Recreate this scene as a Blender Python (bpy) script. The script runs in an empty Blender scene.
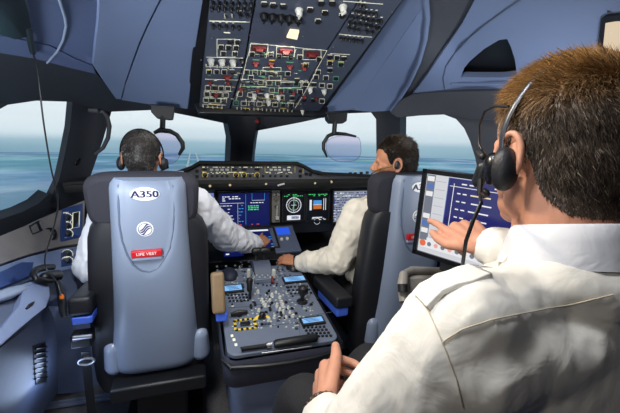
import bpy, bmesh, math, random
import numpy as np
from mathutils import Vector, Matrix, noise
from mathutils.geometry import delaunay_2d_cdt
from mathutils.bvhtree import BVHTree
random.seed(7)
R = math.radians
scene = bpy.context.scene
COL = scene.collection

# ------------------------------------------------------------------ camera
FPX = 370.0
CAM = Vector((-0.36, 0.0, 1.30))
YAW, PITCH, ROLL = R(18.0), R(-9.7), R(1.2)
cf = Vector((math.sin(YAW)*math.cos(PITCH), math.cos(YAW)*math.cos(PITCH), math.sin(PITCH)))
_r0 = Vector((math.cos(YAW), -math.sin(YAW), 0)); _u0 = _r0.cross(cf)
cr = _r0*math.cos(ROLL) + _u0*math.sin(ROLL)
cu = -_r0*math.sin(ROLL) + _u0*math.cos(ROLL)
cam_d = bpy.data.cameras.new('camera'); cam_d.sensor_width = 36; cam_d.lens = FPX*36/620
cam_d.clip_start = 0.02; cam_d.clip_end = 100000
cam_o = bpy.data.objects.new('camera', cam_d); COL.objects.link(cam_o)
M = Matrix((cr, cu, -cf)).transposed().to_4x4(); M.translation = CAM
cam_o.matrix_world = M
scene.camera = cam_o

def ray(px, py): return cf + cr*((px-310)/FPX) + cu*((206.5-py)/FPX)
def P(px, py, X=None, Y=None, Z=None, D=None):
    """a point of the place seen at photo pixel (px, py), at a known X, Y, Z or depth D"""
    d = ray(px, py)
    if X is not None: t = (X-CAM.x)/d.x
    elif Y is not None: t = (Y-CAM.y)/d.y
    elif Z is not None: t = (Z-CAM.z)/d.z
    else: t = D
    return CAM + d*t
def onplane(px, py, o, n):
    d = ray(px, py); return CAM + d*((o-CAM).dot(n)/d.dot(n))
def proj(p):
    v = Vector(p)-CAM; z = v.dot(cf)
    return 310+FPX*v.dot(cr)/z, 206.5-FPX*v.dot(cu)/z, z

# ------------------------------------------------------------------ materials
def lin(c):
    return tuple((x/12.92 if x <= .04045 else ((x+.055)/1.055)**2.4) for x in [v/255 for v in c])
MATS = {}
def mat(name, rgb, rough=.5, metal=0., spec=.5, var=.06, scale=30, bump=0., bscale=200, coat=0., emit=None, estr=0., sheen=0.):
    m = bpy.data.materials.new(name); m.use_nodes = True; nt = m.node_tree; N = nt.nodes; L = nt.links
    b = N['Principled BSDF']; c = lin(rgb)
    b.inputs['Roughness'].default_value = rough; b.inputs['Metallic'].default_value = metal
    b.inputs['Specular IOR Level'].default_value = spec; b.inputs['Coat Weight'].default_value = coat
    b.inputs['Sheen Weight'].default_value = sheen
    b.inputs['Base Color'].default_value = (*c, 1)
    if var > 0:
        tc = N.new('ShaderNodeTexCoord'); nz = N.new('ShaderNodeTexNoise'); nz.inputs['Scale'].default_value = scale; nz.inputs['Detail'].default_value = 4
        mx = N.new('ShaderNodeMix'); mx.data_type = 'RGBA'
        mx.inputs[6].default_value = (*[x*(1-var*2) for x in c], 1); mx.inputs[7].default_value = (*[min(1, x*(1+var*2)) for x in c], 1)
        L.new(tc.outputs['Object'], nz.inputs['Vector']); L.new(nz.outputs['Fac'], mx.inputs[0]); L.new(mx.outputs[2], b.inputs['Base Color'])
    if bump > 0:
        tc = N.new('ShaderNodeTexCoord'); nz = N.new('ShaderNodeTexNoise'); nz.inputs['Scale'].default_value = bscale; nz.inputs['Detail'].default_value = 3
        bp = N.new('ShaderNodeBump'); bp.inputs['Strength'].default_value = bump; bp.inputs['Distance'].default_value = .01
        L.new(tc.outputs['Object'], nz.inputs['Vector']); L.new(nz.outputs['Fac'], bp.inputs['Height']); L.new(bp.outputs['Normal'], b.inputs['Normal'])
    if emit:
        b.inputs['Emission Color'].default_value = (*lin(emit), 1); b.inputs['Emission Strength'].default_value = estr
    MATS[name] = m; return m
def glassmat(name, tint, gloss=.05, rough=.02):
    m = bpy.data.materials.new(name); m.use_nodes = True; nt = m.node_tree; N = nt.nodes; N.clear()
    o = N.new('ShaderNodeOutputMaterial'); t = N.new('ShaderNodeBsdfTransparent'); t.inputs['Color'].default_value = (*tint, 1)
    g = N.new('ShaderNodeBsdfGlossy'); g.inputs['Roughness'].default_value = rough; mx = N.new('ShaderNodeMixShader'); mx.inputs[0].default_value = gloss
    nt.links.new(t.outputs[0], mx.inputs[1]); nt.links.new(g.outputs[0], mx.inputs[2]); nt.links.new(mx.outputs[0], o.inputs['Surface'])
    MATS[name] = m; return m
def glow(name, rgb, s=1.0):
    return mat(name, (8, 8, 10), rough=.35, var=0, emit=rgb, estr=s)

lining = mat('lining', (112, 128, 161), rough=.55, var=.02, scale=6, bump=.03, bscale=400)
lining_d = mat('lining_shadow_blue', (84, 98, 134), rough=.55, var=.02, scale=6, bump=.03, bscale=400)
window_trim = mat('window_trim', (44, 47, 54), rough=.6, var=.06, scale=12, bump=.05, bscale=300)
band = mat('band_grey', (70, 72, 78), rough=.6, var=.05, scale=12, bump=.04, bscale=300)
black = mat('black_plastic', (20, 21, 24), rough=.45, var=.1, bump=.03)
blackgloss = mat('black_gloss', (14, 15, 18), rough=.25, var=.05)
leather = mat('black_leather', (26, 27, 32), rough=.5, var=.1, bump=.12, bscale=260)
fabric = mat('headrest_fabric', (36, 36, 45), rough=.85, var=.1, scale=120, bump=.3, bscale=500)
shell = mat('seat_shell', (124, 136, 156), rough=.42, var=.02, scale=8, bump=.02, bscale=350)
shell_dark = mat('seat_groove', (92, 104, 126), rough=.5, var=.03)
capgrey = mat('cap_grey', (136, 148, 170), rough=.32, var=.03)
blue_lit = mat('blue_lit_pad', (70, 105, 215), rough=.5, var=.05)  # blue light from the low lamps put into the base colour
tan = mat('tan_pad', (126, 104, 76), rough=.55, var=.1, bump=.1)
metal = mat('metal', (170, 172, 178), rough=.35, metal=.9, var=.05)
panelgrey = mat('panel_grey', (68, 75, 91), rough=.5, var=.06, scale=20, bump=.03)
pedgrey = mat('pedestal_grey', (104, 113, 130), rough=.42, var=.05, scale=18, bump=.03)
pedlow = mat('pedestal_lower', (150, 166, 200), rough=.45, var=.03)
pedband = mat('pedestal_band', (66, 68, 82), rough=.55, var=.05)
btn = mat('button_black', (16, 17, 20), rough=.4, var=.1)
legend = mat('legend_white', (225, 225, 205), rough=.5, var=.02, emit=(230, 225, 190), estr=.4)
legend_g = mat('legend_green', (90, 140, 110), rough=.5, var=.02, emit=(110, 190, 140), estr=.4)
legend_y = mat('legend_yellow', (210, 180, 80), rough=.5, var=.02, emit=(220, 190, 70), estr=.3)
redguard = mat('red_guard', (98, 22, 22), rough=.65, var=.08)
knobwhite = mat('knob_white', (192, 192, 184), rough=.4, var=.04)
coam = mat('coaming', (24, 25, 26), rough=.8, var=.1, bump=.2, bscale=300)
fascia = mat('fascia', (58, 58, 56), rough=.3, var=.06)
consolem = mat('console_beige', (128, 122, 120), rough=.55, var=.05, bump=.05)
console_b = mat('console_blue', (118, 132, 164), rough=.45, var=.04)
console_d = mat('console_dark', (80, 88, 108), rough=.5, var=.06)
bluepanel = mat('panel_blue', (40, 62, 112), rough=.45, var=.05)
skin = mat('skin', (198, 142, 116), rough=.55, var=.07, scale=45, bump=.06, bscale=300)
skin_d = mat('skin_tan', (182, 124, 92), rough=.55, var=.08, scale=45, bump=.06, bscale=300)
trouser = mat('trousers', (22, 23, 28), rough=.8, var=.1, bump=.15, bscale=300)
cream = mat('cream_tray', (128, 124, 118), rough=.4, var=.04)
white = mat('white', (235, 235, 232), rough=.45, var=.02)
navy = mat('navy_ink', (30, 34, 92), rough=.5, var=.02)
red = mat('red_label', (190, 24, 34), rough=.4, var=.04)
orange = mat('orange', (225, 110, 20), rough=.5, var=.03)
yellow = mat('yellow', (226, 196, 40), rough=.5, var=.03)
eyew = mat('eye', (170, 162, 156), rough=.3, var=0)
scr_blue = glow('screen_blue', (14, 22, 84), 1.0)
scr_black = glow('screen_black', (10, 12, 22), .8)
scr_cyan = glow('screen_cyan', (130, 190, 245), 1.0)
scr_lav = glow('screen_lavender', (112, 130, 205), .9)
scr_white = glow('screen_white', (222, 228, 238), .9)
scr_grey = glow('screen_grey', (150, 158, 172), .8)
sy_w = glow('symbol_white', (225, 232, 240), 1.0)
sy_g = glow('symbol_green', (80, 225, 130), 1.0)
sy_c = glow('symbol_cyan', (60, 160, 235), 1.0)
sy_b = glow('symbol_sky_blue', (70, 150, 225), 1.0)
sy_o = glow('symbol_brown', (190, 110, 50), 1.0)
sy_n = glow('symbol_navy', (30, 34, 110), 1.0)
sy_r = glow('symbol_red', (235, 90, 60), 1.0)
sy_y = glow('symbol_amber', (235, 200, 120), 1.0)
lampwarm = glow('lamp_warm', (255, 238, 200), 1.3)
glass = glassmat('window_glass', (.97, .98, .98), .03)
def combmat():
    m = bpy.data.materials.new('combiner_glass'); m.use_nodes = True; nt = m.node_tree; N = nt.nodes; N.clear()
    o = N.new('ShaderNodeOutputMaterial'); t = N.new('ShaderNodeBsdfTransparent'); t.inputs['Color'].default_value = (1.0, .925, 1, 1)
    g = N.new('ShaderNodeBsdfTranslucent'); g.inputs['Color'].default_value = (.80, .68, .98, 1); mx = N.new('ShaderNodeMixShader'); mx.inputs[0].default_value = .05
    nt.links.new(t.outputs[0], mx.inputs[1]); nt.links.new(g.outputs[0], mx.inputs[2]); nt.links.new(mx.outputs[0], o.inputs['Surface']); return m
combiner_m = combmat()

# ------------------------------------------------------------------ objects
ORG = {}
def props(o, label=None, cat=None, group=None, kind=None):
    if label: o['label'] = label
    if cat: o['category'] = cat
    if group: o['group'] = group
    if kind: o['kind'] = kind
    return o
def thing(name, loc, label, cat, group=None):
    o = bpy.data.objects.new(name, None); COL.objects.link(o); o.location = loc; o.empty_display_size = .05
    ORG[o.name] = Vector(loc); return props(o, label, cat, group)

class Fr:
    """a frame: origin and three axes"""
    def __init__(s, o, x, y, z=None):
        s.o = Vector(o); s.x = Vector(x).normalized(); y = Vector(y); s.y = (y - s.x*y.dot(s.x)).normalized(); s.z = s.x.cross(s.y)
    def p(s, x, y, z=0): return s.o + s.x*x + s.y*y + s.z*z
    def at(s, x, y, z=0): f = Fr(s.p(x, y, z), s.x, s.y); return f
W0 = Fr((0, 0, 0), (1, 0, 0), (0, 1, 0))
def orient(d, up=(0, 0, 1)):
    """frame whose z runs along d"""
    d = Vector(d).normalized(); up = Vector(up)
    if abs(d.dot(up)) > .98: up = Vector((1, 0, 0))
    x = up.cross(d).normalized(); return x, d.cross(x), d

class MB:
    def __init__(s): s.v = []; s.f = []; s.m = []; s.mi = 0
    def add(s, vs, fs):
        b = len(s.v); s.v.extend([Vector(v) for v in vs]); s.f.extend([tuple(b+i for i in f) for f in fs]); s.m.extend([s.mi]*len(fs)); return s
    def box(s, fr, c, d, taper=1.0):
        x, y, z = d[0]/2, d[1]/2, d[2]/2; t = taper
        vs = [fr.p(c[0]+a*x, c[1]+b*y, c[2]-z) for a, b in ((-1,-1),(1,-1),(1,1),(-1,1))] + [fr.p(c[0]+a*x*t, c[1]+b*y*t, c[2]+z) for a, b in ((-1,-1),(1,-1),(1,1),(-1,1))]
        return s.add(vs, [(3,2,1,0),(4,5,6,7),(0,1,5,4),(1,2,6,5),(2,3,7,6),(3,0,4,7)])
    def quad(s, fr, c, d): return s.box(fr, c, (d[0], d[1], .0006))
    def tube(s, pts, rad, n=10, cap=True, flat=1.0, up=(0, 0, 1)):
        pts = [Vector(p) for p in pts]; k = len(pts)
        if not hasattr(rad, '__len__'): rad = [rad]*k
        b = len(s.v); px = None
        for i, p in enumerate(pts):
            d = (pts[min(i+1, k-1)] - pts[max(i-1, 0)]).normalized()
            if px is None: x, y, _ = orient(d, up)
            else:
                x = (px - d*px.dot(d)).normalized(); y = d.cross(x)
            px = x
            for j in range(n):
                a = 2*math.pi*j/n; s.v.append(p + x*math.cos(a)*rad[i] + y*math.sin(a)*rad[i]*flat)
        for i in range(k-1):
            for j in range(n):
                s.f.append((b+i*n+j, b+i*n+(j+1)%n, b+(i+1)*n+(j+1)%n, b+(i+1)*n+j)); s.m.append(s.mi)
        if cap:
            s.f.append(tuple(b+j for j in range(n-1, -1, -1))); s.m.append(s.mi)
            s.f.append(tuple(b+(k-1)*n+j for j in range(n))); s.m.append(s.mi)
        return s
    def cyl(s, p0, p1, r0, r1=None, n=16): return s.tube([p0, p1], [r0, r0 if r1 is None else r1], n)
    def lathe(s, o, d, prof, n=20):
        """profile of (radius, height) turned about the axis d"""
        x, y, z = orient(d); o = Vector(o); b = len(s.v)
        for r_, h in prof:
            for j in range(n):
                a = 2*math.pi*j/n; s.v.append(o + z*h + x*math.cos(a)*r_ + y*math.sin(a)*r_)
        for i in range(len(prof)-1):
            for j in range(n):
                s.f.append((b+i*n+j, b+i*n+(j+1)%n, b+(i+1)*n+(j+1)%n, b+(i+1)*n+j)); s.m.append(s.mi)
        s.f.append(tuple(b+j for j in range(n-1, -1, -1))); s.m.append(s.mi)
        s.f.append(tuple(b+(len(prof)-1)*n+j for j in range(n))); s.m.append(s.mi)
        return s
    def ell(s, c, r, ax=None, n=20, m=12):
        ax = ax or (Vector((1,0,0)), Vector((0,1,0)), Vector((0,0,1))); c = Vector(c); b = len(s.v)
        s.v.append(c - ax[2]*r[2])
        for i in range(1, m):
            t = math.pi*i/m
            for j in range(n):
                a = 2*math.pi*j/n; s.v.append(c + ax[0]*r[0]*math.sin(t)*math.cos(a) + ax[1]*r[1]*math.sin(t)*math.sin(a) - ax[2]*r[2]*math.cos(t))
        s.v.append(c + ax[2]*r[2]); e = len(s.v)-1
        for j in range(n):
            s.f.append((b, b+1+(j+1)%n, b+1+j)); s.m.append(s.mi)
            s.f.append((e, e-n+j, e-n+(j+1)%n)); s.m.append(s.mi)
        for i in range(m-2):
            for j in range(n):
                q = b+1+i*n; s.f.append((q+j, q+(j+1)%n, q+n+(j+1)%n, q+n+j)); s.m.append(s.mi)
        return s
    def cap(s, a, b_, ra, rb, n=16, k=5):
        """capsule that tapers from ra to rb"""
        a = Vector(a); b_ = Vector(b_); d = (b_-a).normalized(); pts = []; rr = []
        for i in range(k): t = math.pi/2*(i+.15)/k; pts.append(a - d*ra*math.cos(t)); rr.append(ra*math.sin(t))
        pts.append(a); rr.append(ra); pts.append(b_); rr.append(rb)
        for i in range(k-1, -1, -1): t = math.pi/2*(i+.15)/k; pts.append(b_ + d*rb*math.cos(t)); rr.append(rb*math.sin(t))
        return s.tube(pts, rr, n)
    def prism(s, pts, vec):
        pts = [Vector(p) for p in pts]; n = len(pts); vec = Vector(vec)
        return s.add(pts + [p+vec for p in pts], [tuple(range(n-1, -1, -1)), tuple(range(n, 2*n))] + [(i, (i+1)%n, n+(i+1)%n, n+i) for i in range(n)])
    def grid(s, rows, closed=False):
        h = len(rows); w = len(rows[0]); vs = [p for r_ in rows for p in r_]
        return s.add(vs, [(i*w+j, i*w+(j+1)%w, (i+1)*w+(j+1)%w, (i+1)*w+j) for i in range(h-1) for j in range(w if closed else w-1)])
    def text(s, body, fr, size, depth=.0008, sx=1.0, align='CENTER'):
        c = bpy.data.curves.new('t', 'FONT'); c.body = body; c.size = size; c.align_x = align; c.align_y = 'CENTER'; c.extrude = depth/2; c.resolution_u = 3
        o = bpy.data.objects.new('t', c); COL.objects.link(o); dg = bpy.context.evaluated_depsgraph_get()
        me = bpy.data.meshes.new_from_object(o.evaluated_get(dg))
        s.add([fr.p(v.co.x*sx, v.co.y, v.co.z) for v in me.vertices], [tuple(p.vertices) for p in me.polygons])
        bpy.data.objects.remove(o); bpy.data.curves.remove(c); bpy.data.meshes.remove(me); return s
    def build(s, name, mats, parent=None, smooth=35, bevel=0, seg=2, subsurf=0, fix=True):
        if not isinstance(mats, (list, tuple)): mats = [mats]
        org = ORG[parent.name] if parent else None
        if org is None:
            lo = Vector((min(v.x for v in s.v), min(v.y for v in s.v), min(v.z for v in s.v))); hi = Vector((max(v.x for v in s.v), max(v.y for v in s.v), max(v.z for v in s.v)))
            org = Vector(((lo.x+hi.x)/2, (lo.y+hi.y)/2, lo.z))
        me = bpy.data.meshes.new(name); me.from_pydata([tuple(v-org) for v in s.v], [], s.f)
        for m in mats: me.materials.append(m)
        if len(mats) > 1: me.polygons.foreach_set('material_index', s.m)
        if fix:
            bm = bmesh.new(); bm.from_mesh(me); bmesh.ops.recalc_face_normals(bm, faces=bm.faces); bm.to_mesh(me); bm.free()
        me.update()
        if smooth:
            me.shade_smooth(); me.set_sharp_from_angle(angle=R(smooth))
        o = bpy.data.objects.new(name, me); COL.objects.link(o)
        if parent: o.parent = parent
        else: o.location = org
        ORG[o.name] = org
        if bevel:
            b = o.modifiers.new('bevel', 'BEVEL'); b.width = bevel; b.segments = seg; b.limit_method = 'ANGLE'; b.angle_limit = R(40)
        if subsurf:
            b = o.modifiers.new('sub', 'SUBSURF'); b.levels = b.render_levels = subsurf
        return o

def struct(mb, name, m, **k):
    o = mb.build(name, m, **k); o['kind'] = 'structure'; return o
class TPS:
    """smooth surface through (px, py, value) control points"""
    def __init__(s, pts):
        A = np.array(pts, float); s.xy = A[:, :2]/100; n = len(A)
        d = np.linalg.norm(s.xy[:, None]-s.xy[None], axis=2); K = np.where(d > 0, d*d*np.log(d+1e-12), 0) + np.eye(n)*1e-4
        Pm = np.hstack([np.ones((n, 1)), s.xy]); T = np.zeros((n+3, n+3)); T[:n, :n] = K; T[:n, n:] = Pm; T[n:, :n] = Pm.T
        s.w = np.linalg.solve(T, np.concatenate([A[:, 2], np.zeros(3)]))
    def __call__(s, x, y):
        q = np.array([x, y])/100; d = np.linalg.norm(s.xy-q, axis=1); k = np.where(d > 0, d*d*np.log(d+1e-12), 0)
        return float(k@s.w[:-3] + s.w[-3] + s.w[-2]*q[0] + s.w[-1]*q[1])
def fieldY(pts):
    t = TPS(pts); return lambda x, y: P(x, y, Y=t(x, y))
def resample(poly, step):
    out = []
    for i in range(len(poly)):
        a = poly[i]; b = poly[(i+1) % len(poly)]; n = max(1, int(math.hypot(b[0]-a[0], b[1]-a[1])/step))
        out += [(a[0]+(b[0]-a[0])*k/n, a[1]+(b[1]-a[1])*k/n) for k in range(n)]
    return out
def smooth_poly(poly, it=2):
    for _ in range(it):
        q = []
        for i in range(len(poly)):
            a = poly[i]; b = poly[(i+1) % len(poly)]
            q += [(a[0]*.75+b[0]*.25, a[1]*.75+b[1]*.25), (a[0]*.25+b[0]*.75, a[1]*.25+b[1]*.75)]
        poly = q
    return poly
def drape(poly, cast, step=9, thick=.03, mb=None):
    """a curved panel with thickness whose outline is a photo polygon, lying on the surface cast"""
    b = resample(poly, step); n = len(b); co = [Vector(p) for p in b]
    x0, x1 = min(p[0] for p in b), max(p[0] for p in b); y0, y1 = min(p[1] for p in b), max(p[1] for p in b)
    def inside(x, y):
        c = False
        for i in range(n):
            a, d = b[i], b[(i+1) % n]
            if (a[1] > y) != (d[1] > y) and x < (d[0]-a[0])*(y-a[1])/(d[1]-a[1]) + a[0]: c = not c
        return c
    y = y0+step/2
    while y < y1:
        x = x0+step/2
        while x < x1:
            if inside(x, y) and min((x-p[0])**2+(y-p[1])**2 for p in b) > (step*.45)**2: co.append(Vector((x, y)))
            x += step
        y += step
    r_ = delaunay_2d_cdt(co, [(i, (i+1) % n) for i in range(n)], [list(range(n))], 1, 1e-4)
    V2, F = r_[0], r_[2]
    V = [cast(v.x, v.y) for v in V2]; nr = [Vector() for _ in V]; F2 = []
    for f in F:
        a, b_, c = V[f[0]], V[f[1]], V[f[2]]; m = (b_-a).cross(c-a)
        if m.dot(CAM-a) < 0: m = -m; f = list(reversed(f))
        F2.append(tuple(f))
        for i in f: nr[i] += m
    nr = [q.normalized() if q.length > 0 else -cf for q in nr]; k = len(V)
    faces = list(F2) + [tuple(i+k for i in reversed(f)) for f in F2]
    cnt = {}
    for f in F2:
        for i in range(len(f)):
            e = (f[i], f[(i+1) % len(f)]); cnt[e] = 1
    for e in cnt:
        if (e[1], e[0]) not in cnt: faces.append((e[1], e[0], e[0]+k, e[1]+k))
    mb = mb or MB()
    return mb.add(V + [V[i]-nr[i]*thick for i in range(k)], faces)
def hit_on(o, px, py, off=.001):
    """where the line of sight through a pixel meets a built object"""
    b = BVHC.get(o.name)
    if b is None:
        me = o.data; org = ORG[o.name]; b = BVHTree.FromPolygons([v.co+org for v in me.vertices], [tuple(p.vertices) for p in me.polygons]); BVHC[o.name] = b
    h = b.ray_cast(CAM, ray(px, py).normalized())
    if h[0] is None: return None
    n = h[1]
    if n.dot(ray(px, py)) > 0: n = -n
    return h[0] + n*off, n
BVHC = {}
# ------------------------------------------------------------------ the sky, the land below, the runway ahead
w = bpy.data.worlds.new('sky'); scene.world = w; w.use_nodes = True; nt = w.node_tree; N = nt.nodes; L = nt.links; N.clear()
wo = N.new('ShaderNodeOutputWorld'); bg = N.new('ShaderNodeBackground'); tc = N.new('ShaderNodeTexCoord'); sx = N.new('ShaderNodeSeparateXYZ')
rp = N.new('ShaderNodeValToRGB'); mr = N.new('ShaderNodeMapRange'); mr.inputs[1].default_value = -.1; mr.inputs[2].default_value = .4
L.new(tc.outputs['Generated'], sx.inputs[0]); L.new(sx.outputs['Z'], mr.inputs[0]); L.new(mr.outputs[0], rp.inputs[0])
e = rp.color_ramp.elements
def cstop(z, c, first=None):
    q = e[first] if first is not None else e.new((z+.1)/.5)
    q.position = max(0, min(1, (z+.1)/.5)); q.color = (*lin(c), 1)
cstop(-.1, (112, 148, 166), 0); cstop(.4, (176, 204, 226), 1)
cstop(-.034, (124, 160, 178)); cstop(-.004, (154, 183, 197)); cstop(.010, (196, 212, 221)); cstop(.04, (216, 227, 233)); cstop(.10, (222, 232, 238)); cstop(.2, (206, 223, 236))
cn = N.new('ShaderNodeTexNoise'); cn.inputs['Scale'].default_value = 3; mp = N.new('ShaderNodeMapping'); mp.inputs['Scale'].default_value = (1, 1, 9)
L.new(tc.outputs['Generated'], mp.inputs[0]); L.new(mp.outputs[0], cn.inputs['Vector']); cm = N.new('ShaderNodeMix'); cm.data_type = 'RGBA'; cm.blend_type = 'SOFT_LIGHT'; cm.inputs[0].default_value = .35
L.new(rp.outputs[0], cm.inputs[6]); L.new(cn.outputs['Fac'], cm.inputs[7]); L.new(cm.outputs[2], bg.inputs[0]); bg.inputs[1].default_value = 1.2
L.new(bg.outputs[0], wo.inputs[0])

H = -260.0
land = bpy.data.materials.new('land'); land.use_nodes = True; nt = land.node_tree; N = nt.nodes; L = nt.links; b = N['Principled BSDF']; b.inputs['Roughness'].default_value = .9; b.inputs['Specular IOR Level'].default_value = 0
tc = N.new('ShaderNodeTexCoord'); vo = N.new('ShaderNodeTexVoronoi'); vo.inputs['Scale'].default_value = .0016; nz = N.new('ShaderNodeTexNoise'); nz.inputs['Scale'].default_value = .0011; nz.inputs['Detail'].default_value = 8
mp = N.new('ShaderNodeMapping'); mp.inputs['Scale'].default_value = (1, .45, 1)
rp = N.new('ShaderNodeValToRGB'); e = rp.color_ramp.elements; e[0].position = .36; e[0].color = (*lin((128, 160, 174)), 1); e[1].position = .64; e[1].color = (*lin((196, 212, 216)), 1)
q = e.new(.5); q.color = (*lin((146, 175, 186)), 1)
mx = N.new('ShaderNodeMix'); mx.data_type = 'RGBA'; mx.blend_type = 'OVERLAY'; mx.inputs[0].default_value = .12
L.new(tc.outputs['Object'], mp.inputs[0]); L.new(mp.outputs[0], vo.inputs['Vector']); L.new(tc.outputs['Object'], nz.inputs['Vector']); L.new(nz.outputs['Fac'], rp.inputs[0])
L.new(rp.outputs[0], mx.inputs[6]); L.new(vo.outputs['Color'], mx.inputs[7]); L.new(mx.outputs[2], b.inputs['Base Color'])
mb = MB(); rings = []
for rr in (50, 400, 1500, 4000, 6500, 9000): rings.append([Vector((math.cos(2*math.pi*j/64)*rr, math.sin(2*math.pi*j/64)*rr, H - (rr/9000)**2*20)) for j in range(64)])
mb.grid(rings, closed=True)
o = struct(mb, 'ground', land, smooth=60, fix=False)
for p in o.data.polygons:
    pass
runm = mat('runway_paint', (206, 208, 200), rough=.9, var=.1, scale=.01)
rd = P(193, 150, Y=1.0) - CAM; rd.z = 0; rd.normalize(); rs = Vector((rd.y, -rd.x, 0))
rt = thing('runway', CAM + rd*4200 + Vector((0, 0, H-CAM.z+1)), 'pale runway far below, straight ahead through the left windshield', 'runway')
mb = MB(); fr = Fr(CAM + rd*6200 + Vector((0, 0, H-CAM.z+2)), rs, rd)
mb.box(fr, (-60, 0, 0), (26, 4600, 1)); mb.box(fr, (60, 0, 0), (26, 4600, 1)); mb.build('runway_edge_strip', runm, rt, smooth=0)
mb = MB(); mb.box(fr, (0, -1900, 0), (420, 40, 1)); mb.box(fr, (0, -700, 0), (260, 40, 1)); mb.build('taxiway', runm, rt, smooth=0)

# ------------------------------------------------------------------ the shell of the flight deck
def vplane(a, b, lean):
    a = Vector(a); b = Vector(b); h = (b-a).normalized(); inw = Vector((-h.y, h.x, 0))
    if inw.dot(Vector((0, 1.2, 1.1))-a) < 0: inw = -inw
    up = Vector((0, 0, math.cos(R(lean)))) + inw*math.sin(R(lean)); n = h.cross(up).normalized()
    if n.dot(Vector((0, 1.2, 1.1))-a) < 0: n = -n
    return a, n
PL = [vplane((-.93, 2.30, 1.1), (0, 2.80, 1.1), 22), vplane((.93, 2.30, 1.1), (0, 2.80, 1.1), 22),
      vplane((-.93, 2.30, 1.1), (-1.33, 1.40, 1.1), 20), vplane((.93, 2.30, 1.1), (1.33, 1.40, 1.1), 20)]
def hull(px, py, off=0):
    d = ray(px, py); t = 1e9
    for a, n in PL:
        k = d.dot(n)
        if k < 0:
            q = (a + n*off - CAM).dot(n)/k
            if 0 < q < t: t = q
    return CAM + d*t

W1 = [(-45, 128), (-20, 118), (0, 109), (12, 102.5), (24, 98.5), (36, 97), (70, 99.5), (66, 128), (60, 158), (55, 180), (49, 194), (38, 204), (22, 212), (0, 219.5), (-45, 234)]
W2 = [(112, 110), (122, 105.5), (150, 108), (190, 116), (228, 124), (231, 140), (229, 178), (160, 190), (84, 194), (92, 172), (103, 140)]
W3 = [(256, 131), (300, 122.5), (330, 116), (345, 113.5), (371, 112.5), (376, 119), (377, 190), (251, 190), (252, 158), (254, 142)]
W4 = [(400, 117.5), (420, 115.5), (444, 114.5), (456, 119), (464, 128), (470, 141), (475, 157), (480, 180), (482, 200), (400, 200)]
# frame: pillars, header and sill as solid curved pieces around the openings
fm = window_trim
def lines(*p): return list(p)
mb = drape([(36, 95), (73, 97), (70, 128), (64, 158), (59, 180), (52, 195), (48, 214), (84, 214), (84, 194), (92, 172), (103, 140), (112, 110), (122, 105.5), (122, 92), (36, 80)], hull, 8, .03)
struct(mb, 'pillar_left', fm, smooth=40)
mb = drape([(228, 124), (231, 140), (229, 178), (251, 178), (252, 158), (254, 142), (256, 131), (266, 128), (262, 112), (220, 112)], hull, 8, .07); struct(mb, 'pillar_centre', fm, smooth=40)
mb = drape([(371, 112.5), (376, 119), (377, 205), (400, 205), (400, 117.5), (404, 92), (360, 92)], hull, 8, .07); struct(mb, 'pillar_right', fm, smooth=40)
mb = drape([(122, 105.5), (150, 108), (190, 116), (228, 124), (228, 96), (122, 80)], hull, 9, .025)
drape([(256, 131), (300, 122.5), (330, 116), (345, 113.5), (371, 112.5), (371, 90), (256, 100)], hull, 9, .025, mb); struct(mb, 'trim_windshield_header', fm, smooth=40)
mb = drape([(-45, 128), (-20, 118), (0, 109), (12, 102.5), (24, 98.5), (36, 97), (36, 60), (-45, 60)], hull, 9, .06)
drape([(49, 194), (38, 204), (22, 212), (0, 219.5), (-45, 234), (-45, 262), (0, 250), (62, 222), (60, 200)], hull, 9, .06, mb); struct(mb, 'trim_side_window_left', fm, smooth=40)
mb = drape([(400, 117.5), (420, 115.5), (444, 114.5), (456, 119), (464, 128), (470, 141), (475, 157), (480, 180), (482, 210), (545, 210), (545, 85), (400, 88)], hull, 9, .06)
struct(mb, 'trim_side_window_right', band, smooth=40)
for i, wp in enumerate((W1, W2, W3, W4)):
    cx = sum(p[0] for p in wp)/len(wp); cy = sum(p[1] for p in wp)/len(wp)
    big = [(cx+(x-cx)*1.06, cy+(y-cy)*1.06) for x, y in wp]
    mb = drape(big, lambda x, y: hull(x, y, -.035), 30, .008); struct(mb, 'window_%d' % (i+1), glass, smooth=40)

# outer shell: floor, ceiling, walls that close the flight deck off
carpet = mat('carpet', (112, 110, 112), rough=.95, var=.45, scale=260, bump=.4, bscale=400)
mb = MB(); mb.box(W0, (0, .9, -.03), (3.4, 4.2, .06)); struct(mb, 'floor', carpet, smooth=0)
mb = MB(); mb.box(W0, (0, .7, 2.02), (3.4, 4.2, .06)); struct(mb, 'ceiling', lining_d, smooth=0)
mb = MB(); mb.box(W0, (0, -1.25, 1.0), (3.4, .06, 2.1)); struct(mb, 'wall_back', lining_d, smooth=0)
for s, nm in ((-1, 'left'), (1, 'right')):
    mb = MB(); mb.box(W0, (s*1.52, .2, 1.0), (.06, 2.9, 2.1))
    h0 = Vector((s*1.36, 1.35, 0)); h1 = Vector((s*.98, 2.34, 0)); mb.prism([h0, h1, h1+Vector((0, 0, .86)), h0+Vector((0, 0, .86))], (s*.06, .03, 0))
    struct(mb, 'wall_'+nm, console_d, smooth=0)
mb = MB()
for s in (-1, 1):
    a = Vector((s*1.0, 2.34, 0)); b_ = Vector((0, 2.86, 0)); mb.prism([a, b_, b_+Vector((0, 0, 1.0)), a+Vector((0, 0, 1.0))], (s*.03, .06, 0))
struct(mb, 'wall_front', black, smooth=0)
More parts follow.
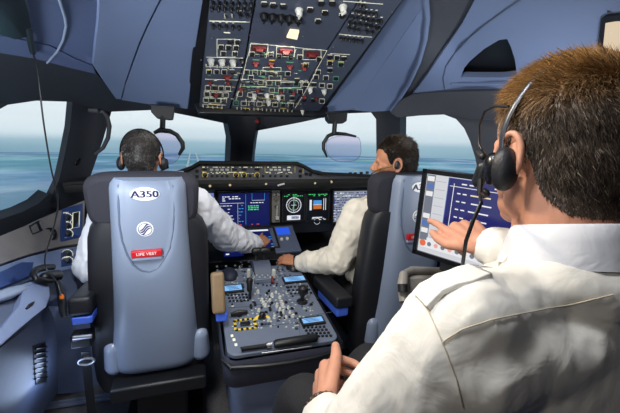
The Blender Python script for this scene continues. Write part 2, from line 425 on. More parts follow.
for s in (-1, 1):
    mb = MB(); z0, z1 = 1.61, 2.0
    for a, b_, nrm in (((s*.86, 2.10), (0, 2.585), (s*.03, .06)), ((s*1.17, 1.40), (s*.86, 2.10), (s*.06, .02))):
        mb.prism([(a[0], a[1], z0), (b_[0], b_[1], z0), (b_[0], b_[1], z1), (a[0], a[1], z1)], (*nrm, 0))
    struct(mb, 'wall_upper_' + ('left' if s < 0 else 'right'), fm, smooth=0)
mb = MB()
for a, b_ in (((-1.205, 1.70), (-1.34, 1.40)), ((-1.34, 1.40), (-1.48, .90)), ((-1.48, .90), (-1.48, -1.22))): mb.prism([(a[0], a[1], 0), (b_[0], b_[1], 0), (b_[0], b_[1], 2.0), (a[0], a[1], 2.0)], (-.04, 0, 0))
struct(mb, 'wall_aft_left', console_d, smooth=0)

# ------------------------------------------------------------------ overhead linings
FL = fieldY([(207, 0, 1.19), (188, 108, 2.0), (150, 104, 2.06), (116, 99, 2.04), (101, 0, 1.16), (93, 66, 1.66), (150, 50, 1.62), (60, 0, 1.04), (57, 50, 1.45), (0, 0, .92), (0, 40, 1.25), (0, 100, 1.72), (205, -40, .98), (100, -40, .9), (150, -30, 1.0)])
def FLo(o_):
    return lambda x, y: FL(x, y) - ray(x, y).normalized()*o_
# bright forward panel in two padded pieces that meet at the dark groove
mb = drape([(100, -30), (161, -30), (160, 0), (155, 10), (147, 26), (139, 44), (131, 66), (124, 86), (121, 99.5), (116, 99), (104, 82), (93, 65), (95, 45), (98, 20)], FLo(.022), 7, .03)
drape([(163, -30), (208, -30), (203, 0), (195, 50), (187.5, 109), (170, 107), (149, 104.5), (121.5, 100), (125, 86), (132, 66), (140, 44), (148, 26), (157, 8), (162, 0)], FLo(.0), 7, .03, mb)
struct(mb, 'ceiling_left', lining, smooth=50, bevel=.008, seg=3)
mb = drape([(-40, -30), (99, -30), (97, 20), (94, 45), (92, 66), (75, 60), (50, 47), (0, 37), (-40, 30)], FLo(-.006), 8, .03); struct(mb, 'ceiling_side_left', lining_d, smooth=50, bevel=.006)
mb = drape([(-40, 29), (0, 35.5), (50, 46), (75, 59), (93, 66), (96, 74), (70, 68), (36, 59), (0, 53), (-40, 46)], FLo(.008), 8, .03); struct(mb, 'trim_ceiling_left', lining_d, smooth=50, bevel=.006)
mb = drape([(-40, 45), (0, 52), (36, 58), (70, 67), (96, 73), (104, 82), (116, 98.5), (150, 104), (160, 110), (110, 112), (70, 102), (36, 101), (-40, 112)], FLo(-.012), 8, .03); struct(mb, 'trim_header_left', fm, smooth=50, bevel=.006)
# thin curved seam strip
mb = MB(); mb.tube([FLo(.012)(x, y) for x, y in ((57, -8), (61, 5), (65, 18), (66, 26), (63, 40), (57, 52), (47, 63))], .0035, 8); struct(mb, 'trim_seam_left', capgrey)

FR = fieldY([(403, 0, 1.20), (322, 111, 2.0), (350, 109, 2.04), (392, 110, 2.02), (425, 0, 1.14), (421, 55, 1.5), (475, 0, 1.02), (448, 45, 1.42), (402, 100, 1.96), (440, 92, 1.72), (500, 92, 1.42), (520, 0, .90), (620, 0, .70), (620, 120, .98), (560, 60, 1.02), (405, -40, .98), (480, -40, .84)])
def FRo(o_): return lambda x, y: FR(x, y) - ray(x, y).normalized()*o_
def FRb(o_, x0, k):   # tilted facet: recedes with distance from a line
    return lambda x, y: FR(x, y) - ray(x, y).normalized()*(o_ - k*abs(x-x0(y)))
lineB = lambda y: 427 - 73*(y/107.0)
mb = drape([(430, -30), (lineB(0), 0), (lineB(40), 40), (lineB(80), 80), (351, 110), (321, 112), (341, 84), (363, 54), (386, 23), (403.5, 0), (424, -30)], FRb(.0, lineB, .0010), 8, .03)
struct(mb, 'ceiling_right', lining, smooth=30)
rim = [(428, -30), (426, 0), (427.5, 18), (425, 40), (419, 62), (409, 84), (399, 100), (391, 111)]
mb = drape([(429, -30), (lineB(0), 0), (lineB(40), 40), (lineB(80), 80), (351, 110), (370, 112), (389, 111)] + [(x-1.5, y) for x, y in rim[::-1][1:]], FRb(.0, lineB, .0006), 8, .03)
struct(mb, 'ceiling_facet_right', lining, smooth=40, bevel=.006)
mb = MB(); mb.tube([FRo(.003)(x, y) for x, y in rim], .010, 12); struct(mb, 'trim_edge_right', lining, smooth=60)
mb = drape([(428, -30)] + rim[1:] + [(398, 108), (402, 100), (413, 92), (428, 74), (447, 46), (462, 24), (475, 0), (490, -30)], FRo(-.03), 8, .03); struct(mb, 'beam_right', band, smooth=50, bevel=.006)
niche = [(461, 77), (462.5, 70), (470, 61), (484, 49), (499, 40), (507, 39), (511, 47), (515, 60), (517, 76), (500, 77.5)]
outer = [(490, -30), (475, 0), (462, 24), (447, 46), (428, 74), (412, 95), (440, 94), (470, 93), (500, 92), (545, 95), (560, 60)]
# side lining with an opening for the niche: two pieces around it
mb = drape([(490, -30), (475, 0), (462, 24), (447, 46), (428, 74), (412, 95), (440, 94), (470, 93), (517, 91.5), (517, 76), (500, 77.5), (461, 77), (462.5, 70), (470, 61), (484, 49), (499, 40), (507, 39), (520, -30)], FRo(0), 7, .03)
drape([(520, -30), (507, 39), (511, 47), (515, 60), (517, 76), (517, 91.5), (560, 92), (660, 150), (660, -30)], FRo(0), 10, .03, mb)
struct(mb, 'ceiling_side_right', lining, smooth=50)
mb = drape([(458, 80), (455, 60), (480, 36), (515, 30), (522, 80)], FRo(-.09), 12, .02)
V = [FRo(0)(x, y) for x, y in resample(niche, 6)]; V2 = [FRo(-.09)(x, y) for x, y in resample(niche, 6)]
mb.grid([V, V2], closed=True); struct(mb, 'trim_niche_right', black, smooth=40, fix=False)
seam = [(522, -2), (505, 10), (487, 23), (470, 37), (455, 53), (446, 66), (443, 78), (445, 91)]
mb = MB(); mb.tube([FRo(.001)(x, y) for x, y in seam], .003, 8); struct(mb, 'trim_seam_right', console_d)
mb = MB(); mb.tube([FRo(.002)(x, y) for x, y in ((452, 84), (480, 84), (512, 82.5), (530, 82))], .008, 10); struct(mb, 'trim_niche_ledge', lining)
HR = fieldY([(396, 112, 1.98), (400, 96, 1.93), (440, 92, 1.70), (500, 91, 1.40), (398, 122, 2.0), (440, 116, 1.78), (500, 118, 1.44), (545, 120, 1.25), (545, 90, 1.22)])
mb = drape([(390, 113), (402, 99), (413, 94), (440, 92.5), (470, 91.5), (500, 90.5), (545, 92), (545, 122), (500, 121), (470, 119), (444, 114.5), (420, 115.5), (397, 118)], HR, 8, .04); struct(mb, 'trim_header_right', band, smooth=50, bevel=.008)

# dark stowage recess in the upper left corner and the cable that hangs from it
mb = drape([(-40, -30), (22, -30), (27, 0), (31, 14), (33, 27), (29, 37), (15, 40), (0, 35), (-40, 27)], FLo(.066), 7, .035)
t = thing('stowage_pouch', FL(15, 20), 'black rounded pouch hanging in the upper left corner above the side window', 'pouch')
mb.build('pouch_body', blackgloss, t, smooth=50, bevel=.012, seg=3)
mb = MB(); p0, p1 = FLo(.05)(27.5, 27), FLo(.04)(33, 53); mb.tube([p0, p0.lerp(p1, .5), p1], [.009, .0085, .008], 12, flat=.6); mb.build('cable_sleeve', black, t, smooth=50)
cab = [(33, 53, 1.38), (37, 68, 1.38), (40, 92, 1.38), (43, 118, 1.38), (47, 145, 1.40), (51, 168, 1.42), (56, 190, 1.45), (58, 206, 1.5), (54, 226, 1.52), (48, 246, 1.52), (45, 258, 1.52), (46, 268, 1.52), (52, 276, 1.5), (58, 284, 1.46), (61, 296, 1.44)]
mb = MB()
pts = [P(x, y, Y=d) for x, y, d in cab]; pp = []
for i in range(len(pts)-1):
    for k in range(4):
        tt = k/4; a = pts[max(0, i-1)]; b_ = pts[i]; c = pts[i+1]; d = pts[min(len(pts)-1, i+2)]
        pp.append(.5*((2*b_) + (c-a)*tt + (2*a-5*b_+4*c-d)*tt*tt + (3*b_-a-3*c+d)*tt**3))
pp.append(pts[-1]); mb.tube(pp, .0026, 8)
props(mb.build('headset_cable', black), 'thin black cable hanging across the left side window down to the side console', 'cable')

# ------------------------------------------------------------------ lights
def area(name, loc, target, size, power, col, sy=None, spread=None):
    d = bpy.data.lights.new(name, 'AREA'); d.energy = power; d.color = col; d.size = size
    if sy: d.shape = 'RECTANGLE'; d.size_y = sy
    if spread: d.spread = R(spread)
    o = bpy.data.objects.new(name, d); COL.objects.link(o); o.location = loc
    o.rotation_euler = (Vector(target)-Vector(loc)).to_track_quat('-Z', 'Y').to_euler(); return o
def point(name, loc, power, col, r_=.03):
    d = bpy.data.lights.new(name, 'POINT'); d.energy = power; d.color = col; d.shadow_soft_size = r_
    o = bpy.data.objects.new(name, d); COL.objects.link(o); o.location = loc; return o
area('dome_light', (-.44, .50, 1.90), (-.35, 1.5, .6), .25, 12, (.95, .97, 1.0))
area('reading_light', (-.42, .85, 1.66), (.10, .42, 1.2), .08, 5, (1.0, .84, .60))
area('aft_fill', (-1.0, -.05, 1.75), (.05, .35, 1.1), .15, 2.6, (1.0, .93, .82))  # added warm fill for the instructor's back, no fixture there
area('lining_fill', (-1.05, .20, 1.0), (-.45, 1.5, 1.75), .3, 9.5, (.92, .96, 1.0), spread=110)  # added hidden fill that brightens the left lining
area('lining_fill', (1.15, .75, .95), (.8, 1.35, 1.8), .3, 4.3, (.92, .96, 1.0), spread=110)  # the same added fill for the right lining
area('console_fill', (-.74, 1.0, 1.55), (-1.0, 1.6, .3), .12, 7, (.85, .92, 1.0), spread=120)  # added fill to lift the dark left console, not a fitted lamp
point('console_light_left', (-.84, 1.40, .46), 1.3, (.5, .66, 1.0), .08)
point('console_light_right', (.95, 1.5, .55), 1.2, (.25, .4, 1.0))
scene.view_settings.view_transform = 'Standard'; scene.view_settings.look = 'None'; scene.view_settings.gamma = 1; scene.view_settings.exposure = 0
scene.cycles.max_bounces = 8; scene.cycles.diffuse_bounces = 4; scene.cycles.transparent_max_bounces = 24; scene.cycles.caustics_reflective = False; scene.cycles.caustics_refractive = False
scene.cycles.sample_clamp_indirect = 6
# ------------------------------------------------------------------ overhead panel
OO = Vector((.03, 2.0, 1.474)); tl, tr = P(203, 0, Y=1.2), P(403, 0, Y=1.2); up_ = ((tl+tr)/2 - OO); up_.x = 0
bl, br = P(198, 108, Y=2.0), P(322, 111.5, Y=2.0)
OX = (br-bl).normalized()
OF = Fr(OO, OX, up_)                       # z points down into the cabin
if OF.z.z > 0: OF = Fr(OO, -OX, up_)
def Q(px, py):
    h = onplane(px, py, OF.o, OF.z) - OF.o; return h.dot(OF.x), h.dot(OF.y)
def opoly(px): return [OF.p(*Q(*p)) for p in px]
oh = thing('overhead_panel', OF.p(0, 0, .02), 'grey overhead switch panel full of small buttons, knobs and red guards, above the windshield', 'control panel')
def oplate(name, px, z=-.02, th=.02, m=panelgrey, bev=.002):
    mb = MB(); pts = [p + OF.z*z for p in opoly(px)]; mb.prism(pts, OF.z*th); return mb.build(name, m, oh, smooth=30, bevel=bev)
oplate('panel_casing', [(205, -60), (187, 113), (326, 113), (440, -40)], -.075, .05, black, .004)
oplate('breaker_panel', [(216, -40), (210.5, 0), (199.5, 107), (228, 113), (244.5, 60), (254, 3), (262, -40)], m=panelgrey)
oplate('centre_panel', [(263, -40), (256, 3), (246, 60), (230, 113), (289.5, 112.5), (324, 54), (357, 3), (380, -40)], m=panelgrey)
oplate('right_panel', [(382, -40), (359, 3), (326, 54), (291, 112.5), (319, 111.5), (362, 54), (402, 1), (430, -40)], m=panelgrey)
cnt = {}
def obox(name, px, py, w, h, d=.008, m=btn, z=0):
    x, y = Q(px, py); mb = MB(); mb.box(OF, (x, y, z+d/2), (w, h, d), .85); return mb.build(name, m, oh, smooth=0)
def oknob(px, py, r_=.011, h=.022, m=knobwhite, name='rotary_knob'):
    x, y = Q(px, py); mb = MB(); mb.lathe(OF.p(x, y), OF.z, [(r_*1.25, 0), (r_*1.25, .004), (r_, .005), (r_*.9, h*.9), (r_*.7, h)], 14)
    a = random.uniform(-.6, .6); f = Fr(OF.p(x, y, h), OF.x*math.cos(a)+OF.y*math.sin(a), OF.y*math.cos(a)-OF.x*math.sin(a)); mb.box(f, (0, 0, .002), (r_*.4, r_*1.7, .008)); return mb.build(name, m, oh, smooth=40)
def obreaker(px, py):
    x, y = Q(px, py); mb = MB(); mb.lathe(OF.p(x, y), OF.z, [(.0068, 0), (.0068, .003), (.0048, .004), (.0048, .014), (.0035, .016)], 10); mb.build('circuit_breaker', btn, oh, smooth=40)
def rows(x0, x1, n, y0, y1=None): return [(x0+(x1-x0)*i/max(1, n-1), y0 + ((y1 if y1 is not None else y0)-y0)*i/max(1, n-1)) for i in range(n)]
brk = rows(211, 251, 7, -5, -4) + rows(213, 251, 7, 2, 3) + rows(212, 250, 7, 7, 8.5) + rows(240, 247, 2, 13.5, 14) + rows(213, 239, 5, 24.8, 26)
for k, (a, b_) in enumerate(((360, 4), (364, 5), (356, 10.5), (361, 11), (366, 12), (371, 12.5), (376, 13), (352, 16), (358, 17), (363, 18), (368, 19), (373, 19.5), (378, 20), (350, 21.5), (355, 22.5), (360, 23), (366, 24), (371, 25), (376, 26), (381, 20), (349, 27), (354, 28), (359, 29), (367, 30), (373, 31), (379, 27))): brk.append((a, b_))
brk += rows(341, 362, 6, 37.5, 40)
for p in brk: obreaker(*p)
bt = [(230, 41.5), (237.5, 41.8), (221, 47), (228.5, 47.3), (236, 47.5), (223.5, 53.3), (235, 53.5), (264, 4), (273, 5), (283, 6.2), (321, 3), (332, 3), (325, 12.5), (318, 21), (342, 15.5),
      (252, 54), (262, 54.5), (271, 54.5), (279, 56), (291, 57), (300, 57), (319, 59),
      (330, 57), (337, 57.5), (344, 58.5), (330, 63), (341, 64.5)]
bt += rows(209, 232, 4, 71.5, 71.8) + rows(208, 228, 4, 87.5, 88.5) + rows(207, 226, 4, 94, 95) + rows(206, 224, 4, 100, 101) + rows(247, 288, 6, 72, 73.5) + rows(243, 305, 8, 81.5, 84) + rows(244, 300, 7, 88.5, 91.5) + rows(240, 292, 6, 94, 98)
bt += rows(236, 291, 8, 103, 105) + rows(316, 336, 3, 77, 78.5) + rows(306, 330, 4, 84, 86) + rows(304, 322, 3, 100, 101) + [(251, 77.5), (275, 74.5), (297, 80.5), (310, 9.5), (306, 65), (330, 70), (318, 72)]
for i, (a, b_) in enumerate(bt[:98]): obox('push_button', a, b_, .019, .015)
for a, b_ in rows(264, 298, 5, 15, 18.2): oknob(a, b_, .012, .02, btn)
oknob(242, 60, .008, .018, btn)
for a, b_ in ((211, 60), (222, 60.5), (233, 61), (299, 10), (343, 6.5), (254, 95), (267, 94.5), (278.5, 96), (268.5, 100.5), (310, 88), (324, 90), (213, 109), (302, 111)): oknob(a, b_)
for a, b_, w_, h_ in ((259, 48, .05, .026), (285.5, 50.5, .05, .026), (312, 53.5, .05, .026), (255.5, 63, .024, .016), (271, 63.5, .024, .016), (289.5, 66, .024, .016), (304, 67, .024, .016), (227, 76.5, .034, .018), (228, 82, .018, .02), (210, 82, .016, .014), (216, 94.5, .024, .024), (240.5, 88.5, .022, .013), (257.5, 89.3, .022, .013), (281, 91, .022, .013), (293, 92, .022, .013), (304, 96, .018, .013), (316, 97.5, .018, .013)):
    x, y = Q(a, b_); mb = MB(); mb.box(OF, (x, y, .004), (w_, h_, .008)); mb.box(OF, (x, y+h_*.05, .013), (w_*.62, h_*.62, .012), .7); gsw = mb.build('guarded_switch', redguard, oh, smooth=0, bevel=.001)
    if w_ > .03: mb = MB(); mb.box(OF, (x, y, .020), (w_*.5, h_*.42, .003)); mb.build('switch_cell', btn, gsw, smooth=0)
togm = mat('toggle_ivory', (168, 164, 142), rough=.45, var=.1)
tw = [(x, y) for x, y in rows(237, 292, 14, 107, 110)] + [(x+1.5, y) for x, y in rows(238, 284, 10, 110.5, 112.4)] + rows(246, 288, 8, 99, 102) + rows(203, 222, 5, 105, 106) + [(206, 64), (217, 65), (228, 66), (240, 14), (225, 14.5), (232, 14)]
for a, b_ in tw:
    x, y = Q(a, b_); mb = MB(); mb.tube([OF.p(x, y), OF.p(x, y-.004, .012)], [.0036, .0022], 8); mb.build('toggle_switch', togm, oh, smooth=40)
# printed outlines, legends and lit captions
mb = MB()
def oline(a, b_, wd=.0018):
    p, q = Vector(Q(*a)), Vector(Q(*b_)); d = q-p
    f = Fr(OF.p((p.x+q.x)/2, (p.y+q.y)/2, .0006), OF.x*d.x+OF.y*d.y, OF.z.cross(OF.x*d.x+OF.y*d.y)); mb.box(f, (0, 0, 0), (d.length, wd, .0008))
def orect(a, b_, w_, h_, wd=.0018):
    for q in (((-w_, -h_), (w_, -h_)), ((w_, -h_), (w_, h_)), ((w_, h_), (-w_, h_)), ((-w_, h_), (-w_, -h_))): oline((a+q[0][0], b_+q[0][1]), (a+q[1][0], b_+q[1][1]), wd)
mb.mi = 0
for a, b_ in (((209, 20.8), (249, 22)), ((206, 66.5), (243, 67.5)), ((205, 79), (238, 80)), ((204, 90.5), (232, 91.5)), ((202, 104), (226, 105)), ((206, 57), (243, 58)), ((251, 43), (327, 50.5)), ((251, 43), (247.5, 58)), ((268, 46), (266, 58)), ((296, 49), (292, 60)), ((327, 50.5), (316, 70)), ((242, 79), (308, 82)), ((247, 58), (241, 84)), ((241, 84), (236, 100)), ((339, 34), (372, 37)), ((330, 53.5), (350, 54.5)), ((317, 70), (305, 92)), ((305, 92), (295, 108)), ((343, 1), (383, 4))): oline(a, b_)
oline((210, 20.8), (246, 21.8), .004)
for (a, b_, w_, h_) in ((259, 49, 9, 5), (285.5, 51.5, 9, 5), (312, 54.5, 9, 5), (272, 69.5, 9, 2), (275, 78, 6, 2.2), (226, 48, 9, 9), (255, 84, 11, 2.4), (290, 85, 11, 2.6)): orect(a, b_, w_, h_)
for a, b_ in bt[:98]:
    mb.mi = 0 if random.random() < .86 else random.choice([1, 1, 2]); oline((a-2.4, b_-2.3), (a+2.4, b_-2.2), .0024)
    if random.random() < .75: oline((a-2.7, b_-2.2), (a-2.9, b_+2), .0014); oline((a+2.6, b_-2.2), (a+2.4, b_+2), .0014)
    if random.random() < .6: oline((a-2.4, b_+2.2), (a+2.4, b_+2.3), .0014)
mb.mi = 0
for k in range(70):
    a, b_ = random.uniform(206, 318), random.uniform(70, 108)
    if a < 322-(b_-60)*.72: mb.mi = random.choice([0, 0, 1, 2]); oline((a-1.5, b_), (a+1.5, b_+.1), random.choice([.0016, .003]))
mb.mi = 0
for a, b_ in brk:
    if random.random() < .5: oline((a-.5, b_-3), (a+1.6, b_-2.9), .0022)
for a, b_ in rows(243, 300, 26, 101, 104)+rows(205, 226, 9, 98, 98.5)+rows(236, 290, 22, 112, 113): oline((a, b_), (a+1.3, b_), .002)
mb.mi = 1
for a, b_ in ((256, 59.5), (290, 62), (262, 76), (252, 86), (264, 87), (286, 88), (276, 92.5)): oline((a-3.4, b_), (a+3.4, b_+.3), .006)
for a, b_ in rows(241, 298, 12, 86, 89): oline((a-1.2, b_), (a+1.2, b_), .003)
for a in ((249, 70, 288, 71.5), (244, 86, 300, 89), (207, 97.5, 226, 98)): oline(a[:2], a[2:], .002)
mb.mi = 2
for a, b_ in ((272, 60), (304, 63.5), (331, 60.5), (341, 61.5), (268, 67), (214, 104), (246, 108), (258, 109), (270, 110), (262, 105), (283, 108)): oline((a-3, b_), (a+3, b_+.3), .005)
for a in ((246, 96, 262, 97), (262, 98, 285, 100), (206, 107, 222, 108)): oline(a[:2], a[2:], .003)
mb.build('panel_marking', [legend, legend_g, legend_y], oh, smooth=0)
mb = MB(); mb.prism([p + OF.z*.001 for p in opoly([(290, 28.5), (299, 29.5), (297, 38), (286.5, 36)])], OF.z*.006); mb.build('lamp_lens', lampwarm, oh, smooth=0)
lp_ = OF.p(*Q(293, 33), .03)
area('overhead_lamp', lp_, Vector((-.05, 1.65, .7)), .05, 2.6, (1.0, .95, .86), spread=150)
mb = MB(); x, y = Q(227, 32.5); mb.box(OF, (x, y, .0006), (.022, .005, .001)); mb.build('placard', legend, oh, smooth=0)
for a, b_ in ((212, 38), (250, 35), (333, 47), (320, 66), (305, 104), (232, 108), (201, 60), (352, 12), (258, 20), (303, 36), (392, 12), (374, 36)): x, y = Q(a, b_); mb = MB(); mb.cyl(OF.p(x, y, -.001), OF.p(x, y, .002), .003, n=8); mb.build('screw_head', metal, oh)
# lip under the front edge, red light
mb = MB(); mb.prism([OF.p(-.36, -.005, -.03), OF.p(.36, -.005, -.03), OF.p(.34, -.005, .03), OF.p(-.34, -.005, .03)], OF.y*-.03); mb.build('front_lip', black, oh, bevel=.006)
mb = MB(); c = P(257, 121.5, Y=2.03); mb.lathe(c, (0, -1, -.3), [(.011, -.02), (.011, .004), (.008, .012), (.003, .016)], 12); mb.build('warning_light', redguard, oh)

# ------------------------------------------------------------------ glareshield
GY = 2.25
def G(px, py, y=GY): return P(px, py, Y=y)
gs = thing('glareshield', (0, GY, 1.05), 'dark glareshield with a row of knobs and small windows under the windshield', 'glareshield')
prof = [(-.98, 1.085), (-.60, 1.115), (-.47, 1.125), (-.36, 1.165), (-.31, 1.195), (.26, 1.193), (.31, 1.172), (.36, 1.145), (.43, 1.130), (.6, 1.122), (.98, 1.10)]
mb = MB(); rows_ = []
for y, dz in ((GY-.088, -.010), (GY-.078, -.004), (GY, -.022), (2.42, -.05)):
    sc = 1 if y < 2.3 else .86
    rows_.append([Vector((x*sc, y + (.06*(abs(x) > .4) if y > 2.2 else 0), z+dz)) for x, z in prof])
low = [[p + Vector((0, 0, -.011)) for p in r_] for r_ in rows_]
mb.grid([low[0]] + rows_ + [low[-1]]); mb.grid([low[-1], low[0]]); mb.build('coaming', coam, gs, smooth=50)
mb = MB()
fz = [(x, z-.012) for x, z in prof]
mb.grid([[Vector((x, GY-.05, z)) for x, z in fz], [Vector((x, GY-.055, 1.075 + (0 if abs(x) < .4 else -.012))) for x, z in fz]]); mb.build('control_face', mat('control_face_grey', (80, 82, 86), rough=.5, var=.05), gs, smooth=0)
mb = MB(); mb.grid([[Vector((x, GY-.058, 1.08)) for x in np.linspace(-.98, .98, 21)], [Vector((x, GY-.085, 1.062)) for x in np.linspace(-.98, .98, 21)], [Vector((x, GY-.06, 1.022)) for x in np.linspace(-.98, .98, 21)], [Vector((x, GY+.03, 1.015)) for x in np.linspace(-.98, .98, 21)]]); mb.build('lower_fascia', fascia, gs, smooth=60)
GF = Fr((0, GY-.052, 0), (1, 0, 0), (0, 0, 1))
def gpt(px, py): h = P(px, py, Y=GY-.053); return h.x, h.z
def gbox(name, px, py, w_, h_, d=.008, m=btn):
    x, z = gpt(px, py); mb = MB(); mb.box(GF, (x, z, d/2), (w_, h_, d)); return mb.build(name, m, gs, smooth=0)
for a in (204.5, 234.5, 244, 257, 280, 287.5): gbox('digit_window', a, 169.5, .028, .012, .004, scr_black)
for x0 in (211.5, 217, 222, 227, 271, 275.5, 279.5, 284, 288):
    gbox('push_button', x0, 169.7, .018, .012, .008, knobwhite)
for x0 in (212, 217, 222, 227, 270, 275, 281, 287, 250, 263): gbox('push_button', x0, 176, .014, .012, .007, btn)
for a in (205, 236, 244, 257): 
    x, z = gpt(a, 175); mb = MB(); mb.lathe(GF.p(x, z), GF.z, [(.013, 0), (.013, .005), (.010, .006), (.009, .024), (.006, .026)], 16); mb.build('selector_knob', btn, gs)
    mb = MB(); n = 20; rr = .0165
    for q in range(n): 
        t0, t1 = 2*math.pi*q/n, 2*math.pi*(q+1)/n; mb.add([GF.p(x+math.cos(t)*r_, z+math.sin(t)*r_, .002) for t, r_ in ((t0, rr), (t1, rr), (t1, rr*.8), (t0, rr*.8))], [(0, 1, 2, 3)])
    mb.build('knob_scale', legend_y, gs, smooth=0, fix=False)
for a, b_ in ((197, 171), (197, 176.5), (300, 171), (300, 176), (306, 174), (310, 174.5), (318, 173.5), (322, 174), (327, 174), (335, 174), (339, 174), (350, 173.5), (355, 173.5), (361, 173), (367, 172.5)):
    gbox('square_button', a, b_, .019, .016, .008, btn)
mb = MB(); mb.mi = 0
for k in range(110): 
    a = random.choice([random.uniform(203, 230), random.uniform(232, 262), random.uniform(266, 292)]); b_ = random.choice([167.2, 172.3, 173.5, 178.3]); x, z = gpt(a, b_); mb.quad(GF, (x, z, .0008), (random.uniform(.005, .013), .004))
mb.mi = 1
for k in range(14):
    a = random.uniform(206, 292); x, z = gpt(a, random.choice([174, 177.5])); mb.quad(GF, (x, z, .001), (.005, .003))
for a in (318, 322, 327, 355, 357): x, z = gpt(a, 171.2); mb.quad(GF, (x, z, .0008), (.018, .0035))
for a, b_ in ((203, 172), (231.5, 172), (265, 172), (295, 172), (303, 174)): x, z = gpt(a, b_); mb.quad(GF, (x, z, .0006), (.002, .07))
mb.build('panel_marking', [legend, legend_y], gs, smooth=0)
for a, b_ in ((210, 186), (230, 185), (266, 183.8), (315, 183), (331.5, 182)):
    c = P(a, b_, Y=GY-.08); mb = MB(); mb.lathe(c, (0, -1, -.35), [(.007, -.008), (.007, .003), (.005, .005)], 12); mb.build('fascia_glint', glow('glint_glow', (210, 196, 150), .8), gs)  # small fittings whose glow stands in for reflections on the fascia
c = P(281, 184.5, Y=GY-.085); mb = MB(); mb.tube([c+Vector((-.02, 0, -.006)), c+Vector((.02, -.01, .006))], [.006, .006], 10); mb.build('lever', knobwhite, gs)

# ------------------------------------------------------------------ instrument panel
IY = 2.32
ip = thing('instrument_panel', (0, IY, .6), 'dark main instrument panel holding the lit flight displays under the glareshield', 'instrument panel')
mb = MB(); mb.prism([(-.86, IY+.012, 1.006), (.86, IY+.012, 1.006), (.86, IY+.012, .70), (-.86, IY+.012, .70)], (0, .06, 0)); mb.build('panel_face', black, ip, bevel=.004)
IF = Fr((0, IY, 0), (1, 0, 0), (0, 0, 1))
def ipt(px, py): h = P(px, py, Y=IY); return h.x, h.z
def display(x0, z0, x1, z1, face, parent=None, fr=IF):
    p = parent or ip; mb = MB(); w_, h_ = x1-x0, z1-z0; cx, cz = (x0+x1)/2, (z0+z1)/2
    bz = .011
    for c, d in (((cx, z1-bz/2), (w_, bz)), ((cx, z0+bz/2), (w_, bz)), ((x0+bz/2, cz), (bz, h_-2*bz)), ((x1-bz/2, cz), (bz, h_-2*bz))): mb.box(fr, (c[0], c[1], .006), (d[0], d[1], .024))
    de = mb.build('display', black, p, smooth=0, bevel=.002)
    mb = MB(); mb.box(fr, (cx, cz, .004), (w_-2*bz, h_-2*bz, .004)); mb.build('screen', face, de, smooth=0); return de
def sym(de, fr, items, mats):
    """items: (material index, cx, cz, w, h) lit marks on a screen"""
    mb = MB()
    for it in items:
        mb.mi = it[0]
        if it[1] == 'ring':
            _, _, x, z, r_, t_ = it; n = 28
            for q in range(n):
                a0, a1 = 2*math.pi*q/n, 2*math.pi*(q+.8)/n
                mb.add([fr.p(x+math.cos(t)*k, z+math.sin(t)*k, .0068) for t, k in ((a0, r_), (a1, r_), (a1, r_-t_), (a0, r_-t_))], [(0, 1, 2, 3)])
        elif it[1] == 'line':
            _, _, x0, z0, x1, z1, t_ = it; d = Vector((x1-x0, z1-z0)); nn = Vector((-d.y, d.x)).normalized()*t_/2
            mb.add([fr.p(x0+nn.x, z0+nn.y, .0068), fr.p(x1+nn.x, z1+nn.y, .0068), fr.p(x1-nn.x, z1-nn.y, .0068), fr.p(x0-nn.x, z0-nn.y, .0068)], [(0, 1, 2, 3)])
        else:
            _, x, z, a, b_ = it; mb.quad(fr, (x, z, .0068), (a, b_))
    mb.build('symbology', mats, de, smooth=0, fix=False)
SY = [sy_w, sy_g, sy_c, sy_b, sy_o, sy_n, sy_r, sy_y]
rnd = random.Random(3)
def textrows(x0, x1, z0, z1, n, mi, dens=.6, h=.004):
    out = []
    for i in range(n):
        z = z1 - (z1-z0)*(i+.5)/n; x = x0
        while x < x1:
            w_ = rnd.uniform(.006, .02)
            if rnd.random() < dens and x+w_ < x1: out.append((mi, x+w_/2, z, w_, h))
            x += w_+.005
    return out
# centre system display
x0, zt = ipt(217, 191.5); x1, zb = ipt(270.5, 226); d = display(x0, zb, x1, zt, scr_blue)
xm = x0 + (x1-x0)*.52; it = [(2, 'line', xm, zb+.02, xm, zt-.02, .002), (0, 'line', x0+.015, zt-.075, xm-.01, zt-.075, .002), (0, 'line', xm-.05, zt-.075, xm-.05, zb+.02, .0015), (2, 'line', xm+.04, zt-.015, xm+.04, zt-.06, .002), (2, 'line', xm+.12, zt-.015, xm+.12, zt-.06, .002), (0, 'line', xm+.04, zt-.06, xm+.12, zt-.06, .002)]
it += textrows(x0+.03, xm-.03, zt-.065, zt-.028, 3, 0, .75, .006) + textrows(x0+.018, xm-.055, zb+.025, zt-.08, 6, 0, .5) + textrows(xm-.045, xm-.012, zb+.03, zt-.08, 6, 2, .7) + textrows(xm+.03, x1-.03, zt-.085, zt-.066, 1, 0, .9, .005) + textrows(xm+.015, x1-.06, zt-.125, zt-.09, 3, 1, .8, .006) + textrows(x0+.02, x1-.02, zb+.013, zb+.024, 1, 6, .25)
sym(d, IF, it, SY)
# bright edge strip of the captain's display, captain's displays
x0, zt = ipt(205, 191); x1, zb = ipt(216.2, 226); d = display(x0, zb, x1, zt, scr_lav)
sym(d, IF, textrows(x0+.014, x1-.014, zb+.03, zt-.05, 5, 0, .5), SY)
for a, b_ in ((150, 203.5), (93, 148)):
    x0, zt = ipt(a, 191); x1, zb = ipt(b_, 226); d = display(x0, zb, x1, zt, scr_blue); sym(d, IF, textrows(x0+.02, x1-.02, zb+.02, zt-.02, 9, 0, .4) + textrows(x0+.02, x1-.02, zb+.02, zt-.02, 7, 1, .25), SY)
